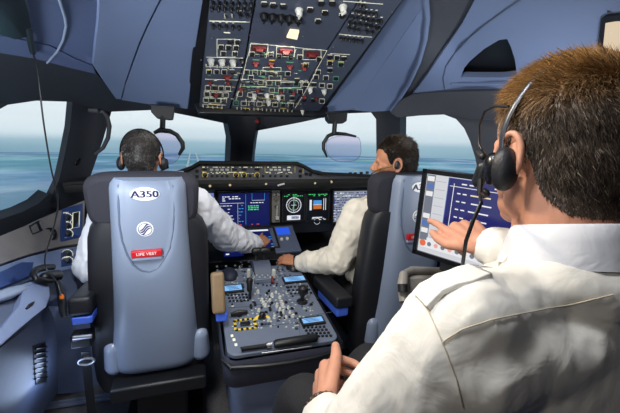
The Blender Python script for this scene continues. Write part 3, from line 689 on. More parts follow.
# stand-by strip with knobs and the gear lever
x0, zt = ipt(271.5, 190.5); x1, zb = ipt(279.5, 222); mb = MB(); mb.box(IF, ((x0+x1)/2, (zt+zb)/2, 0), (x1-x0, zt-zb, .03)); mb.build('standby_strip', mat('strip_grey', (122, 118, 112), rough=.5, var=.08), ip, bevel=.003)
for a, b_, m in ((273.5, 194, knobwhite), (277.5, 194, knobwhite), (275, 199, tan), (275.5, 206, btn)):
    x, z = ipt(a, b_); mb = MB(); mb.lathe(IF.p(x, z, .014), IF.z, [(.010, 0), (.009, .014), (.006, .016)], 12); mb.build('small_knob', m, ip)
x, z = ipt(276, 214); mb = MB(); mb.box(IF, (x, z+.02, .03), (.008, .08, .008)); mb.box(IF, (x, z-.02, .035), (.022, .022, .02)); mb.build('gear_lever', knobwhite, ip, bevel=.003)
# first officer's navigation and flight displays
x0, zt = ipt(281.5, 192); x1, zb = ipt(305.2, 221); d = display(x0, zb, x1, zt, scr_black); c = ((x0+x1)/2, (zt+zb)/2+.012)
it = [(0, 'ring', c[0], c[1], .052, .006), (0, 'ring', c[0], c[1], .036, .003), (0, 'line', c[0], c[1]-.05, c[0], c[1]+.05, .002), (0, 'line', c[0]-.018, c[1], c[0]+.018, c[1], .003), (1, 'line', c[0]-.012, c[1]-.03, c[0]+.02, c[1]+.04, .0018), (0, c[0], zb+.028, .09, .03), (5, c[0]+.01, zb+.028, .05, .018)] + textrows(x0+.016, x1-.016, zt-.032, zt-.014, 2, 1, .6)
sym(d, IF, it, SY)
x0, zt = ipt(306, 192); x1, zb = ipt(329, 221); d = display(x0, zb, x1, zt, scr_black); c = ((x0+x1)/2-.004, (zt+zb)/2+.014)
mbs = [(3, c[0], c[1]+.017, .058, .028), (4, c[0], c[1]-.013, .058, .03), (0, c[0], c[1]+.002, .062, .0025), (0, c[0]-.048, c[1], .015, .07), (0, c[0]+.044, c[1]+.004, .004, .08), (0, c[0]+.058, c[1]+.004, .004, .08), (7, c[0], c[1]+.002, .012, .006), (0, c[0], zb+.03, .07, .006), (0, 'ring', c[0], zb+.004, .022, .003)] + textrows(x0+.016, x1-.016, zt-.03, zt-.012, 2, 1, .6) + textrows(c[0]+.046, c[0]+.058, c[1]-.04, c[1]+.04, 6, 1, .9) + textrows(x0+.03, x1-.02, zb+.012, zb+.026, 2, 0, .5)
sym(d, IF, mbs, SY)
x0, zt = ipt(332, 189.5); x1, zb = ipt(378, 221); d = display(x0, zb, x1, zt, scr_grey)
it = textrows(x0+.015, x1-.015, zb+.02, zt-.016, 12, 5, .65, .007) + textrows(x0+.015, x1-.015, zb+.02, zt-.016, 10, 0, .35, .006) + [(5, x0+.018, (zt+zb)/2, .004, zt-zb-.03)]
sym(d, IF, it, SY)
x0, zt = ipt(197, 199); x1, zb = ipt(203, 215); d = display(x0, zb, x1, zt, scr_black); sym(d, IF, textrows(x0+.012, x1-.012, zb+.012, zt-.012, 5, 1, .8), SY)

# ------------------------------------------------------------------ lower centre panel and pedestal
LA, LB = P(250, 229, Y=2.20), P(258, 253, Y=2.0)
LF = Fr(LA, (1, 0, 0), (LA-LB)*Vector((0, 1, 1)))
if LF.z.y > 0: LF = Fr(LA, (1, 0, 0), -(LA-LB))
cp = thing('centre_lower_panel', (0, 2.1, .5), 'sloping lower centre panel with a touch display between the two pilots', 'control panel')
def lpt(px, py): h = onplane(px, py, LF.o, LF.z) - LF.o; return h.dot(LF.x), h.dot(LF.y)
a = [lpt(*p) for p in ((203, 227), (293, 224), (300, 258), (206, 262))]
mb = MB(); mb.prism([LF.p(x, y, -.004) for x, y in a], LF.z*-.05); mb.build('panel_face', black, cp, bevel=.004)
(x0, y0), (x1, y1) = lpt(243.5, 252), lpt(273.5, 228); 
d = display(min(x0, x1), min(y0, y1), max(x0, x1), max(y0, y1), scr_blue, cp, LF)
ya, yb = min(y0, y1), max(y0, y1)
sym(d, LF, [(0, (x0+x1)/2-.01, yb-.025, (x1-x0)*.72, .014), (2, x1-.03, ya+.045, .03, .006), (2, x1-.03, ya+.09, .03, .004), (0, x1-.03, ya+.02, .035, .008)] + textrows(x1-.05, x1-.015, ya+.02, yb-.04, 7, 2, .5), SY)
(x0, y0), (x1, y1) = lpt(276, 254), lpt(292, 227); mb = MB(); mb.box(LF, ((x0+x1)/2, (y0+y1)/2, .004), (abs(x1-x0), abs(y1-y0), .016)); mb.build('radio_unit', console_d, cp, bevel=.003)
(x0, y0), (x1, y1) = lpt(277.5, 236.5), lpt(288, 229); mb = MB(); mb.box(LF, ((x0+x1)/2, (y0+y1)/2, .0125), (abs(x1-x0), abs(y1-y0), .003)); mb.build('lit_window', glow('screen_royal', (40, 90, 225), 1.0), cp, smooth=0)
for a, b_ in ((281.5, 241.3), (287, 240.6)): x, y = lpt(a, b_); mb = MB(); mb.lathe(LF.p(x, y, .012), LF.z, [(.010, 0), (.009, .010), (.006, .012)], 12); mb.build('small_knob', knobwhite, cp)
(x0, y0), (x1, y1) = lpt(224, 257), lpt(243, 253); mb = MB(); mb.box(LF, ((x0+x1)/2, (y0+y1)/2, .006), (abs(x1-x0), abs(y1-y0)+.006, .01)); mb.build('key_display', scr_blue, cp, smooth=0)
(x0, y0) = lpt(227.5, 256); mb = MB(); mb.quad(LF, (x0, y0, .0125), (.018, .01)); mb.build('lit_caption', sy_w, cp, smooth=0)

PA, PB = Vector((-.03, 1.26, .53)), Vector((-.03, 1.94, .65))
PF = Fr(PA, (1, 0, 0), PB-PA)          # z up out of the top
def pp_(px, py): h = onplane(px, py, PF.o, PF.z) - PF.o; return h.dot(PF.x), h.dot(PF.y)
pd = thing('centre_pedestal', (-.03, 1.6, 0), 'grey centre pedestal of keypads, levers and knobs between the two pilot seats', 'pedestal')
def rpoly(x0, x1, y0, y1, r_, bow=0., n=6):
    o = []
    for cx, cy, a0 in ((x1-r_, y0+r_, -90), (x1-r_, y1-.004, 0), (x0+r_, y1-.004, 90), (x0+r_, y0+r_, 180)):
        for k in range(n+1):
            t = R(a0+90*k/n); rr = r_ if cy < y1-.01 else .004; o.append((cx+math.cos(t)*rr + (0 if rr == r_ else (r_-.004)*(1 if cx > (x0+x1)/2 else -1)), cy+math.sin(t)*rr))
    return o
PW0, PW1 = -.222, .216; PL_ = .64
top = rpoly(PW0, PW1, .0, PL_, .035)
mb = MB(); mb.prism([PF.p(x, y, -.018) for x, y in top], PF.z*.018); mb.build('top_plate', pedgrey, pd, bevel=.003)
big = rpoly(PW0-.012, PW1+.012, -.022, PL_, .05)
mb = MB(); rws = []
for z, k in ((-.006, 0), (-.03, .008), (-.125, .006), (-.145, -.02)): rws.append([PF.p(x*(1+k*1.5), y-(k if y < .1 else 0), z) for x, y in big])
mb.grid(rws, closed=True); mb.build('trim_band', pedband, pd, smooth=60)
mb = MB(); rws = []
sm = rpoly(PW0+.02, PW1-.03, .02, PL_, .06)
for z, k in ((-.12, 0), (-.17, .0), (-.3, .02)): rws.append([PF.p(x*(1-k), y+k*1.5*(y < .1), z) for x, y in sm])
rws.append([Vector((p.x*.95, p.y+.03*(p.y < 1.5), .0)) for p in rws[-1]]); mb.grid(rws, closed=True); mb.build('lower_body', pedlow, pd, smooth=60)
mb = MB(); mb.tube([PF.p(x, y, -.028) for x, y in ((PW0-.016, .02), (PW0+.01, -.028), (-.1, -.045), (0, -.05), (.1, -.045), (PW1-.01, -.028), (PW1+.016, .02))], .010, 10); mb.build('edge_groove', black, pd)
# seams between the plates
mb = MB()
def pline(a, b_, wd=.0025, m=0):
    mb.mi = m; p, q = Vector(pp_(*a)), Vector(pp_(*b_)); d = q-p; f = Fr(PF.p((p.x+q.x)/2, (p.y+q.y)/2, .0006), PF.x*d.x+PF.y*d.y, PF.z.cross(PF.x*d.x+PF.y*d.y)); mb.box(f, (0, 0, 0), (d.length, wd, .001))
for a, b_ in (((221, 283), (248, 281)), ((226, 303), (249, 301)), ((249, 281), (255, 305)), ((255, 305), (299, 301)), ((275, 278), (285, 296)), ((285, 296), (299, 318)), ((299, 318), (300, 338)), ((285, 297), (314, 294)), ((299, 318), (332, 312)), ((228, 308), (254, 306)), ((254, 306), (257, 330)), ((232, 331), (300, 322))): pline(a, b_)
mb.build('panel_seam', console_d, pd, smooth=0)
def pbox(name, px, py, w_, l_, h_=.008, m=btn, tp=.9, bev=0): x, y = pp_(px, py); q = MB(); q.box(PF, (x, y, h_/2), (w_, l_, h_), tp); return q.build(name, m, pd, smooth=0 if not bev else 35, bevel=bev)
def pknob(px, py, r_=.010, h=.018, m=knobwhite, name='rotary_knob'):
    x, y = pp_(px, py); q = MB(); q.lathe(PF.p(x, y), PF.z, [(r_*1.2, 0), (r_*1.2, .003), (r_, .004), (r_*.85, h*.9), (r_*.6, h)], 12); return q.build(name, m, pd, smooth=45)
def pscreen(x0, y0, x1, y1):
    A, B = pp_(x0, y0), pp_(x1, y1); cx, cy = (A[0]+B[0])/2, (A[1]+B[1])/2; w_, l_ = abs(B[0]-A[0]), abs(B[1]-A[1])
    q = MB(); q.box(PF, (cx, cy, .005), (w_+.016, l_+.022, .01)); u = q.build('radio_display', black, pd, smooth=0, bevel=.002)
    q = MB(); q.box(PF, (cx, cy, .0105), (w_, l_, .002)); q.build('screen', scr_cyan, u, smooth=0)
    q = MB(); q.mi = 0
    for k in range(3): q.quad(PF, (cx - w_*.1 + k*.006, cy+l_*(.28-.28*k), .0118), (w_*.6, l_*.08))
    q.build('symbology', sy_n, u, smooth=0)
pscreen(225, 293, 241, 286.5); pscreen(285.5, 283.5, 303, 277.5); pscreen(303.5, 325.5, 321, 318.5)
# keypads
def keypad(x0, y0, x1, y1, nx, ny, sk=0, m=btn):
    for i in range(nx):
        for j in range(ny):
            a = x0+(x1-x0)*i/(nx-1)+sk*j; b_ = y0+(y1-y0)*j/(ny-1)-(x1-x0)*i/(nx-1)*.04; pbox('key', a, b_, .010, .009, .006, m)
keypad(228, 295.5, 246, 301.5, 6, 3, 1); keypad(287, 287.5, 307, 294, 6, 3, 2); keypad(304, 328, 324, 337, 6, 4, 2.2)
keypad(217, 267, 235, 279, 3, 4, .5, knobwhite); keypad(240, 258, 248, 281, 2, 6, .8, console_d); keypad(276, 259, 286, 276, 3, 5, 1, console_d)
palm = mat('palm_navy', (30, 36, 54), rough=.6, var=.06)
# palm rests for the cursor controls
for a, b_ in (((229.5, 275.5), (.085, .12)), ((293, 268), (.075, .10))):
    x, y = pp_(*a); q = MB(); q.ell(PF.p(x, y, .0), (b_[0]/2, b_[1]/2, .035), (PF.x, PF.y, PF.z), 20, 10); q.build('palm_rest', palm if a[0] < 260 else black, pd)
# thrust levers on their quadrant
x, y = pp_(262, 272); q = MB(); n = 10; q.prism([PF.p(x-.045, y-.06+.17*k/n, .002+.045*math.sin(math.pi*k/n)) for k in range(n+1)], PF.x*.09); q.build('thrust_quadrant', console_d, pd, smooth=50, bevel=.003)
for s in (-1, 1):
    c = PF.p(x+s*.021, y+.05, .04); q = MB(); q.tube([c, c+PF.z*.03+PF.y*.012, c+PF.z*.055+PF.y*.01], [.012, .011, .012], 10, flat=.6); lv = q.build('thrust_lever', black, pd)
    q = MB(); q.cap(c+PF.z*.06-PF.x*.012, c+PF.z*.06+PF.x*.012, .018, .018, 14); q.build('lever_grip', black, lv)
x, y = pp_(262, 281); q = MB(); q.box(PF, (x, y, .012), (.085, .05, .024), .92); q.build('lever_plate', pedgrey, pd, bevel=.003)
for k in range(7): pbox('printed_key', 254+k*2.7, 281.5-(k % 2)*2, .008, .008, .026, knobwhite)
for a in (248.5, 273.5): 
    x, y = pp_(a, 277); q = MB(); q.box(PF, (x, y, .022), (.02, .024, .044), .8); q.build('trim_handle', knobwhite, pd, bevel=.003)
x, y = pp_(273, 285); q = MB(); q.tube([PF.p(x, y+.03, .03), PF.p(x, y, .012)], [.005, .008], 8); q.build('red_tab', redguard, pd)
# speed brake and flap levers
x, y = pp_(250, 299); q = MB(); q.tube([PF.p(x, y, 0), PF.p(x, y+.01, .05)], [.007, .007], 8); lv = q.build('speed_brake_lever', black, pd)
q = MB(); q.cap(PF.p(x-.002, y+.008, .045), PF.p(x, y+.02, .085), .012, .015, 12); q.build('lever_grip', black, lv)
x, y = pp_(302, 302); q = MB(); q.lathe(PF.p(x, y), PF.z, [(.026, 0), (.024, .006), (.010, .012), (.009, .03), (.018, .045), (.024, .06), (.021, .078), (.010, .086)], 18); q.build('flap_lever_knob', black, pd)
x, y = pp_(262, 318)
q = MB(); n = 14
for k in range(n): 
    a0, a1 = math.pi*k/n, math.pi*(k+1)/n; q.add([PF.p(x+math.cos(t)*r_, y-.01+math.sin(t)*r_, .0015) for t, r_ in ((a0, .034), (a1, .034), (a1, .020), (a0, .020))], [(0, 1, 2, 3)])
q.build('dial_arc', legend_y, pd, smooth=0, fix=False)
pknob(262, 318, .014, .028, btn, 'rudder_trim_knob')
x, y = pp_(239, 316); q = MB(); q.tube([PF.p(x-.035, y, .012), PF.p(x, y, .018), PF.p(x+.035, y+.004, .012)], [.008, .012, .008], 10); q.cyl(PF.p(x, y, 0), PF.p(x, y, .014), .009); q.build('pull_handle', black, pd)
for a, b_ in ((251, 307.5), (255, 305), (281, 315), (270, 310)): 
    x, y = pp_(a, b_); q = MB(); q.box(PF, (x, y, .006), (.010, .024, .012)); q.build('slider', btn, pd, bevel=.002)
for a, b_ in ((258, 293), (262, 300.5), (263.5, 303.5), (265.5, 306.5), (280, 298), (281.5, 302.5), (283, 306), (272, 296), (276, 293), (270, 301), (280, 310.5), (283, 314), (288, 309), (290, 313), (274.5, 318), (269, 321), (286, 318), (293, 316.5), (259, 311), (277, 306)): pknob(a, b_, random.choice([.006, .007, .008]), random.choice([.012, .016]))
for a, b_ in ((267, 294), (269, 291.5), (272, 303.5), (266, 313), (278, 321), (262, 325), (265.5, 324.7), (269, 324.4), (286, 303), (292, 309), (296, 314), (318, 300), (311, 305), (297, 324), (296.5, 329), (288, 288)): pbox('push_button', a, b_, .012, .010, .008, random.choice([btn, btn, panelgrey]))
# striped caution frame
A = [pp_(*p) for p in ((234.5, 321), (254, 319), (256.5, 328), (235.5, 330.5))]; q = MB()
for i in range(4):
    a, b_ = Vector(A[i]), Vector(A[(i+1) % 4]); n = 8 if i % 2 == 0 else 4
    for k in range(n):
        q.mi = k % 2; p0, p1 = a.lerp(b_, k/n), a.lerp(b_, (k+1)/n); d = (p1-p0); f = Fr(PF.p((p0.x+p1.x)/2, (p0.y+p1.y)/2, .002), PF.x*d.x+PF.y*d.y, PF.z.cross(PF.x*d.x+PF.y*d.y)); q.box(f, (0, 0, 0), (d.length, .010, .003))
q.build('caution_frame', [yellow, btn], pd, smooth=0)
c = sum((Vector(a) for a in A), Vector((0, 0)))/4; q = MB(); q.box(PF, (c.x, c.y, .004), (.04, .022, .008)); q.build('guarded_switch', btn, pd, bevel=.002)
rk = random.Random(12)
placed = []
for k in range(600):
    if len(placed) >= 82: break
    a, b_ = rk.uniform(220, 326), rk.uniform(258, 330); x, y = pp_(a, b_)
    if not (-.20 < x < .195 and .12 < y < .68) or (abs(x-.0) < .06 and y > .5): continue
    if any((x-u)**2+(y-v)**2 < .016**2 for u, v in placed) or (228 < a < 258 and 306 < b_ < 332) or (222 < a < 243 and 268 < b_ < 294) or (283 < a < 306 and 260 < b_ < 284): continue
    placed.append((x, y)); q = MB(); q.box(PF, (x, y, .003), (rk.uniform(.006, .011), rk.uniform(.006, .009), .006), .9); q.build('push_button', rk.choice([btn, btn, console_d, knobwhite]), pd, smooth=0)
q = MB()
for k in range(260):
    a, b_ = random.uniform(218, 320), random.uniform(262, 328); x, y = pp_(a, b_)
    if abs(x) < .19 and .1 < y < .69: q.quad(PF, (x, y, .0008), (random.uniform(.003, .010), .0022))
q.build('panel_marking', legend, pd, smooth=0)
for a, b_ in ((232, 336), (234, 340), (236, 345)): 
    x, y = pp_(a, b_); q = MB(); q.box(PF, (x, y, .001), (.010, .012, .003)); q.build('placard', legend, pd, smooth=0)

# handset lying across the rear of the pedestal
hA, hB = PF.p(*pp_(274, 348), .018), PF.p(*pp_(317, 341), .018)
hs = thing('handset', (hA+hB)/2 - PF.z*.018, 'black telephone handset lying across the rear end of the centre pedestal', 'handset')
q = MB(); q.tube([hA, hA.lerp(hB, .05), hA.lerp(hB, .5), hA.lerp(hB, .95), hB], [.014, .019, .020, .019, .013], 14, flat=.8); q.build('grip', black, hs, smooth=60)
c0 = PF.p(*pp_(241, 352), .012); c1 = PF.p(*pp_(268, 348.5), .014); q = MB(); n = 90
q.tube([c0.lerp(c1, k/n) + PF.z*math.sin(k*1.1)*.007 + PF.y*math.cos(k*1.1)*.007 for k in range(n+1)], .003, 6); q.build('coiled_cord', black, hs, smooth=60)
q = MB(); q.cyl(c1-(c1-c0).normalized()*.006, c1+(c1-c0).normalized()*.012, .013); q.build('collar', metal, hs)
x, y = pp_(288, 352.5); q = MB(); q.tube([PF.p(*pp_(262, 354), .003), PF.p(*pp_(312, 347), .003)], [.003, .003], 8); q.build('cradle_rail', metal, hs)
# ------------------------------------------------------------------ pilot seats
rec = R(9)
def seatframe(x, y=1.50, rec=rec): return Fr((x, y, .37), (1, 0, 0), (0, -math.sin(rec), math.cos(rec)))
S0 = seatframe(-.505)
def sp(px, py, z=0): h = onplane(px, py, S0.o + S0.z*z, S0.z) - S0.o; return h.dot(S0.x), h.dot(S0.y)
edge = [(182, 111, 181), (184.5, 107.5, 184), (190, 106, 185.5), (236, 109, 188), (293, 111.5, 193), (330, 112, 196), (352, 111, 198), (374, 109.5, 199), (384, 114, 195)]
erow = []
for y, a, b_ in edge: A, B = sp(a, y), sp(b_, y-max(1.5, (y-300)*.18)); erow.append(((A[1]+B[1])/2, A[0], B[0]))
erow.sort()
def shell_lr(y):
    for i in range(len(erow)-1):
        if erow[i][0] <= y <= erow[i+1][0]:
            t = (y-erow[i][0])/(erow[i+1][0]-erow[i][0]); return erow[i][1]*(1-t)+erow[i+1][1]*t, erow[i][2]*(1-t)+erow[i+1][2]*t
    return (erow[0][1], erow[0][2]) if y < erow[0][0] else (erow[-1][1], erow[-1][2])
YB, YT = erow[0][0], erow[-1][0]
UT = [sp(*p) for p in ((117.5, 186), (118, 205), (119, 225), (122, 241), (127, 254), (133, 264), (142, 270), (150, 271), (158, 268), (164, 260), (170, 248), (173, 232), (174, 210), (172.5, 186))]
def inpoly(x, y, pl):
    c = False
    for i in range(len(pl)):
        a, d = pl[i], pl[(i+1) % len(pl)]
        if (a[1] > y) != (d[1] > y) and x < (d[0]-a[0])*(y-a[1])/(d[1]-a[1]) + a[0]: c = not c
    return c
def dseg(x, y, pl):
    m = 9
    for i in range(len(pl)-1):
        a, b_ = Vector(pl[i]), Vector(pl[i+1]); p = Vector((x, y)); t = max(0, min(1, (p-a).dot(b_-a)/(b_-a).length_squared)); m = min(m, (p-a-(b_-a)*t).length)
    return m
def shell_z(x, y):
    l, r_ = shell_lr(y); u = (x-(l+r_)/2)/((r_-l)/2); u = max(-1, min(1, u)); v = (y-YB)/(YT-YB)
    z = -.045*abs(u)**5 - .007*max(0, (v-.93)/.07)**2 - .03*max(0, (.06-v)/.06)**2 + .012*math.sin(math.pi*v)
    d = dseg(x, y, UT); ins = inpoly(x, y, UT)
    if ins: z += -.010*min(1, d/.01) + .002
    return z - .006*math.exp(-(d/.006)**2)
def seat(X, who, label, arms, y=1.50, rc=rec):
    F = seatframe(X, y, rc); s = thing('pilot_seat', (X, 1.62, 0), label, 'seat', None)
    def T(px, py, z=0): a = sp(px, py); return F.p(a[0], a[1], shell_z(*a)+z)
    def Tf(px, py, z): a = sp(px, py, z); return F.p(a[0], a[1], z)
    # back shell: a padded sheet that turns forward at the sides
    mb = MB(); rws = []
    NV, NU = 46, 34
    for i in range(NV+1):
        y = YB + (YT-YB)*(1-(1-i/NV)**1.0); l, r_ = shell_lr(y); row = []
        row.append(F.p(l-.006, y, -.15)); row.append(F.p(l-.004, y, -.07))
        for j in range(NU+1): x = l+(r_-l)*j/NU; row.append(F.p(x, y, shell_z(x, y)))
        row.append(F.p(r_+.004, y, -.07)); row.append(F.p(r_+.006, y, -.15)); rws.append(row)
    mb.grid(rws); mb.add(rws[-1], [tuple(range(len(rws[-1])))]); mb.add(rws[0], [tuple(range(len(rws[0])))]); mb.add(rws[0][:1]+rws[0][-1:]+rws[-1][-1:]+rws[-1][:1], [(0, 1, 2, 3)])
    bs = mb.build('back_shell', shell, s, smooth=35)
    mb = MB(); mb.tube([F.p(x, y, shell_z(x, y)-.0015) for x, y in UT], .0042, 8); mb.build('shell_groove', shell_dark, bs)
    mb = MB(); mb.tube([T(111, 253.5, -.001), T(122, 253.3, -.001)], .0016, 6); mb.tube([T(168, 251, -.001), T(183, 250, -.001)], .0016, 6); mb.tube([T(114, 318, -.001), T(150, 317, -.001), T(190, 312.5, -.001)], .0012, 6); mb.build('pocket_seam', shell_dark, bs)
    # oval name plate, emblem and life vest label
    a = sp(144.7, 194.7); z = shell_z(*a); pf = F.at(a[0], a[1], z); mb = MB()
    mb.prism([pf.p(.048*math.cos(t), .0235*math.sin(t), -.006) for t in np.linspace(0, 2*math.pi, 41)[:-1]], pf.z*.008); npl = mb.build('name_plate', white, s, bevel=.001)
    mb = MB(); mb.text('A350', pf.at(0, -.0005, .0024), .0345, .001, 1.2)
    mb2 = mb; off = [v + pf.x*.0016 for v in mb.v]; mb.add(off, list(mb.f)); mb.add([v - pf.x*.0032 for v in off], mb.f[:len(mb.f)//2]); mb.build('lettering', navy, npl, smooth=0, fix=False)
    a = sp(145.2, 229.2); z = shell_z(*a); pf = F.at(a[0], a[1], z); mb = MB()
    mb.prism([pf.p(.0275*math.cos(t), .0275*math.sin(t), -.006) for t in np.linspace(0, 2*math.pi, 41)[:-1]], pf.z*.008); em = mb.build('emblem', white, s, bevel=.001)
    mb = MB()
    for q in range(40):
        a0, a1 = 2*math.pi*q/40, 2*math.pi*(q+1)/40; mb.add([pf.p(math.cos(t)*k, math.sin(t)*k, .0026) for t, k in ((a0, .0235), (a1, .0235), (a1, .0212), (a0, .0212))], [(0, 1, 2, 3)])
    for k in range(-1, 2):
        pts = []
        for q in range(25):
            t = q/24*2-1; x = t*.0205; y = .0085*math.sin(t*math.pi*.95) + k*.0105*math.cos(t*1.15) + t*.004
            if math.hypot(x, y) < .0222: pts.append((x, y))
        for (x0, y0), (x1, y1) in zip(pts, pts[1:]):
            w0 = .0036*max(.15, 1.05-abs(x0/.0205)**2); w1 = .0036*max(.15, 1.05-abs(x1/.0205)**2); mb.add([pf.p(x0, y0-w0, .0027), pf.p(x1, y1-w1, .0027), pf.p(x1, y1+w1, .0027), pf.p(x0, y0+w0, .0027)], [(0, 1, 2, 3)])
    mb.build('swirl', navy, em, smooth=0, fix=False)
    a, b_ = sp(147, 252.2), sp(162, 251); ang = math.atan2(b_[1]-a[1], b_[0]-a[0])
    pf = Fr(F.p(a[0], a[1], shell_z(*a)+.012), F.x*math.cos(ang)+F.y*math.sin(ang), F.y*math.cos(ang)-F.x*math.sin(ang))
    mb = MB(); mb.box(pf, (0, 0, -.004), (.105, .026, .014), .97); lb = mb.build('life_vest_label', red, s, bevel=.002)
    mb = MB(); mb.text('LIFE VEST', pf.at(0, .001, .0038), .0155, .0008, 1.08); mb.build('lettering', white, lb, smooth=0, fix=False)
    mb = MB(); mb.box(pf, (0, -.020, -.008), (.112, .014, .016), .9); mb.build('pull_ledge', capgrey, bs, bevel=.003)
    # headrest
    mb = MB(); rws = []; n = 28
    hl, ht = Tf(85.5, 180, -.10), Tf(198.5, 178, -.10); cx = (sp(85.5, 195, -.10)[0]+sp(198.5, 195, -.10)[0])/2; hw = (sp(198.5, 195, -.10)[0]-sp(85.5, 195, -.10)[0])/2
    y1 = sp(142, 171.5, -.10)[1]; y0 = sp(142, 224, -.10)[1]; cy = (y0+y1)/2; hh = (y1-y0)/2
    for zz, k in ((-.138, .72), (-.132, .90), (-.12, .98), (-.098, 1.0), (-.078, .985), (-.058, .93), (-.050, .80)):
        row = []
        for q in range(n*2):
            t = 2*math.pi*q/(2*n); c, si = math.cos(t), math.sin(t); e_ = 5.0
            x = math.copysign(abs(c)**(2/e_), c); y = math.copysign(abs(si)**(2/e_), si)
            wd = hw*(1.0 + .03*y); row.append(F.p(cx + x*(wd-(1-k)*.10), cy + y*(hh-(1-k)*.10) - .004*abs(x)**4*(y > 0) , zz))
        rws.append(row)
    mb.grid(rws, closed=True); mb.add(rws[0], [tuple(range(2*n))]); mb.add(rws[-1], [tuple(range(2*n))]); mb.build('headrest', fabric, s, smooth=60)
    # back cushion with side bolsters
    mb = MB(); rws = []
    for py, a, b_ in ((216, 96, 196), (222, 90.5, 203), (232, 88, 207.5), (260, 88, 208.5), (300, 89, 209), (340, 92, 209), (366, 96, 208), (376, 102, 204)):
        A, B = sp(a, py, -.10), sp(b_, py, -.10); y = (A[1]+B[1])/2; c = (A[0]+B[0])/2; hw2 = (B[0]-A[0])/2; row = []
        for q in range(36):
            t = 2*math.pi*q/36; ct, st = math.cos(t), math.sin(t); row.append(F.p(c+math.copysign(abs(ct)**.45, ct)*hw2, y, -.105+math.copysign(abs(st)**.5, st)*.07))
        rws.append(row)
    mb.grid(rws, closed=True); mb.add(rws[0], [tuple(range(36))]); mb.add(rws[-1], [tuple(range(36))]); mb.build('back_cushion', leather, s, smooth=60)
    # seat pan and base
    mb = MB(); mb.box(W0, (X, 1.80, .37), (.44, .46, .11)); mb.build('seat_cushion', leather, s, bevel=.03, seg=4)
    mb = MB(); mb.box(W0, (X, 1.66, .315), (.36, .42, .06)); mb.box(W0, (X, 1.68, .17), (.20, .28, .24)); mb.box(W0, (X, 1.68, .03), (.34, .50, .06)); mb.build('seat_base', black, s, bevel=.01)
    for sd in (-1, 1):
        a = sp(112, 365) if sd < 0 else sp(200.5, 350); mb = MB()
        mb.cap(F.p(a[0], a[1]-.040, -.050), F.p(a[0], a[1]+.04, -.050), .040, .034, 16); mb.build('side_cap', capgrey, s, smooth=60)
    for nm, m, pts, hgt, wd in arms:
        mb = MB(); A, B = Vector(pts[0]), Vector(pts[1]); x, y, z = orient((B-A), (1, 0, 0)); f = Fr((A+B)/2, z, Vector((1, 0, 0)) if abs(z.x) < .9 else Vector((0, 1, 0))); mb.box(f, (0, 0, 0), ((B-A).length, wd, hgt)); mb.build(nm, m, s, bevel=min(wd, hgt)*.22, seg=4)
    return s, F
def V3(*a): return Vector(a)
armL = [('armrest', leather, (P(79, 307, Y=1.42), P(80, 307, Y=1.42)+V3(0, .24, -.02)), .068, .076),
        ('armrest_underside', blue_lit, (P(82, 321, Y=1.425), P(82, 321, Y=1.425)+V3(0, .22, -.0)), .028, .066),
        ('armrest', tan, (P(219, 313, Y=1.41), P(217, 272, Y=1.45)), .056, .051),
        ('armrest_bracket', blue_lit, (P(222, 318, Y=1.40), P(222, 318, Y=1.40)+V3(0, .10, .0)), .035, .045)]
cs, CF = seat(-.505, 'left', 'left pilot seat seen from behind, its whole grey back shell with red label in view', armL)
armR = [('armrest', leather, (P(345, 303, Y=1.42), P(345, 303, Y=1.42)+V3(-.01, .30, .0)), .055, .085),
        ('armrest_underside', blue_lit, (P(343, 312, Y=1.43), P(343, 312, Y=1.43)+V3(-.01, .24, -.0)), .05, .06),
        ('armrest', leather, (V3(.80, 1.40, .66), V3(.80, 1.68, .66)), .06, .08)]
fs, FF = seat(.605, 'right', 'right pilot seat, turned edge-on beside the touch monitor, with the dark-haired pilot', armR, 1.41, R(3))
# strap, buckle and latch below the left armrest of the captain's seat
mb = MB(); mb.prism([P(81, 352, Y=1.47), P(90, 352, Y=1.47), P(93, 385, Y=1.50), P(97, 420, Y=1.52), P(88, 420, Y=1.52), P(84, 385, Y=1.50)], (0, .004, 0)); mb.build('belt_strap', black, cs)
mb = MB(); c = P(86.5, 361.5, Y=1.46); n = 20; mb.tube([c + V3(math.cos(2*math.pi*k/n)*.026, 0, math.sin(2*math.pi*k/n)*.013) for k in range(n+1)], .0045, 8); mb.build('belt_ring', metal, cs)
mb = MB(); mb.box(Fr(P(83, 338, Y=1.47), (1, 0, 0), (0, 1, 0)), (0, 0, 0), (.07, .06, .05)); mb.cyl(P(72, 339, Y=1.45), P(82, 336, Y=1.45), .014, n=12); mb.build('armrest_latch', black, cs, bevel=.006)
mb = MB(); mb.cyl(P(73, 338, Y=1.43), P(92, 336, Y=1.43), .008, n=10); mb.build('latch_pin', metal, cs)

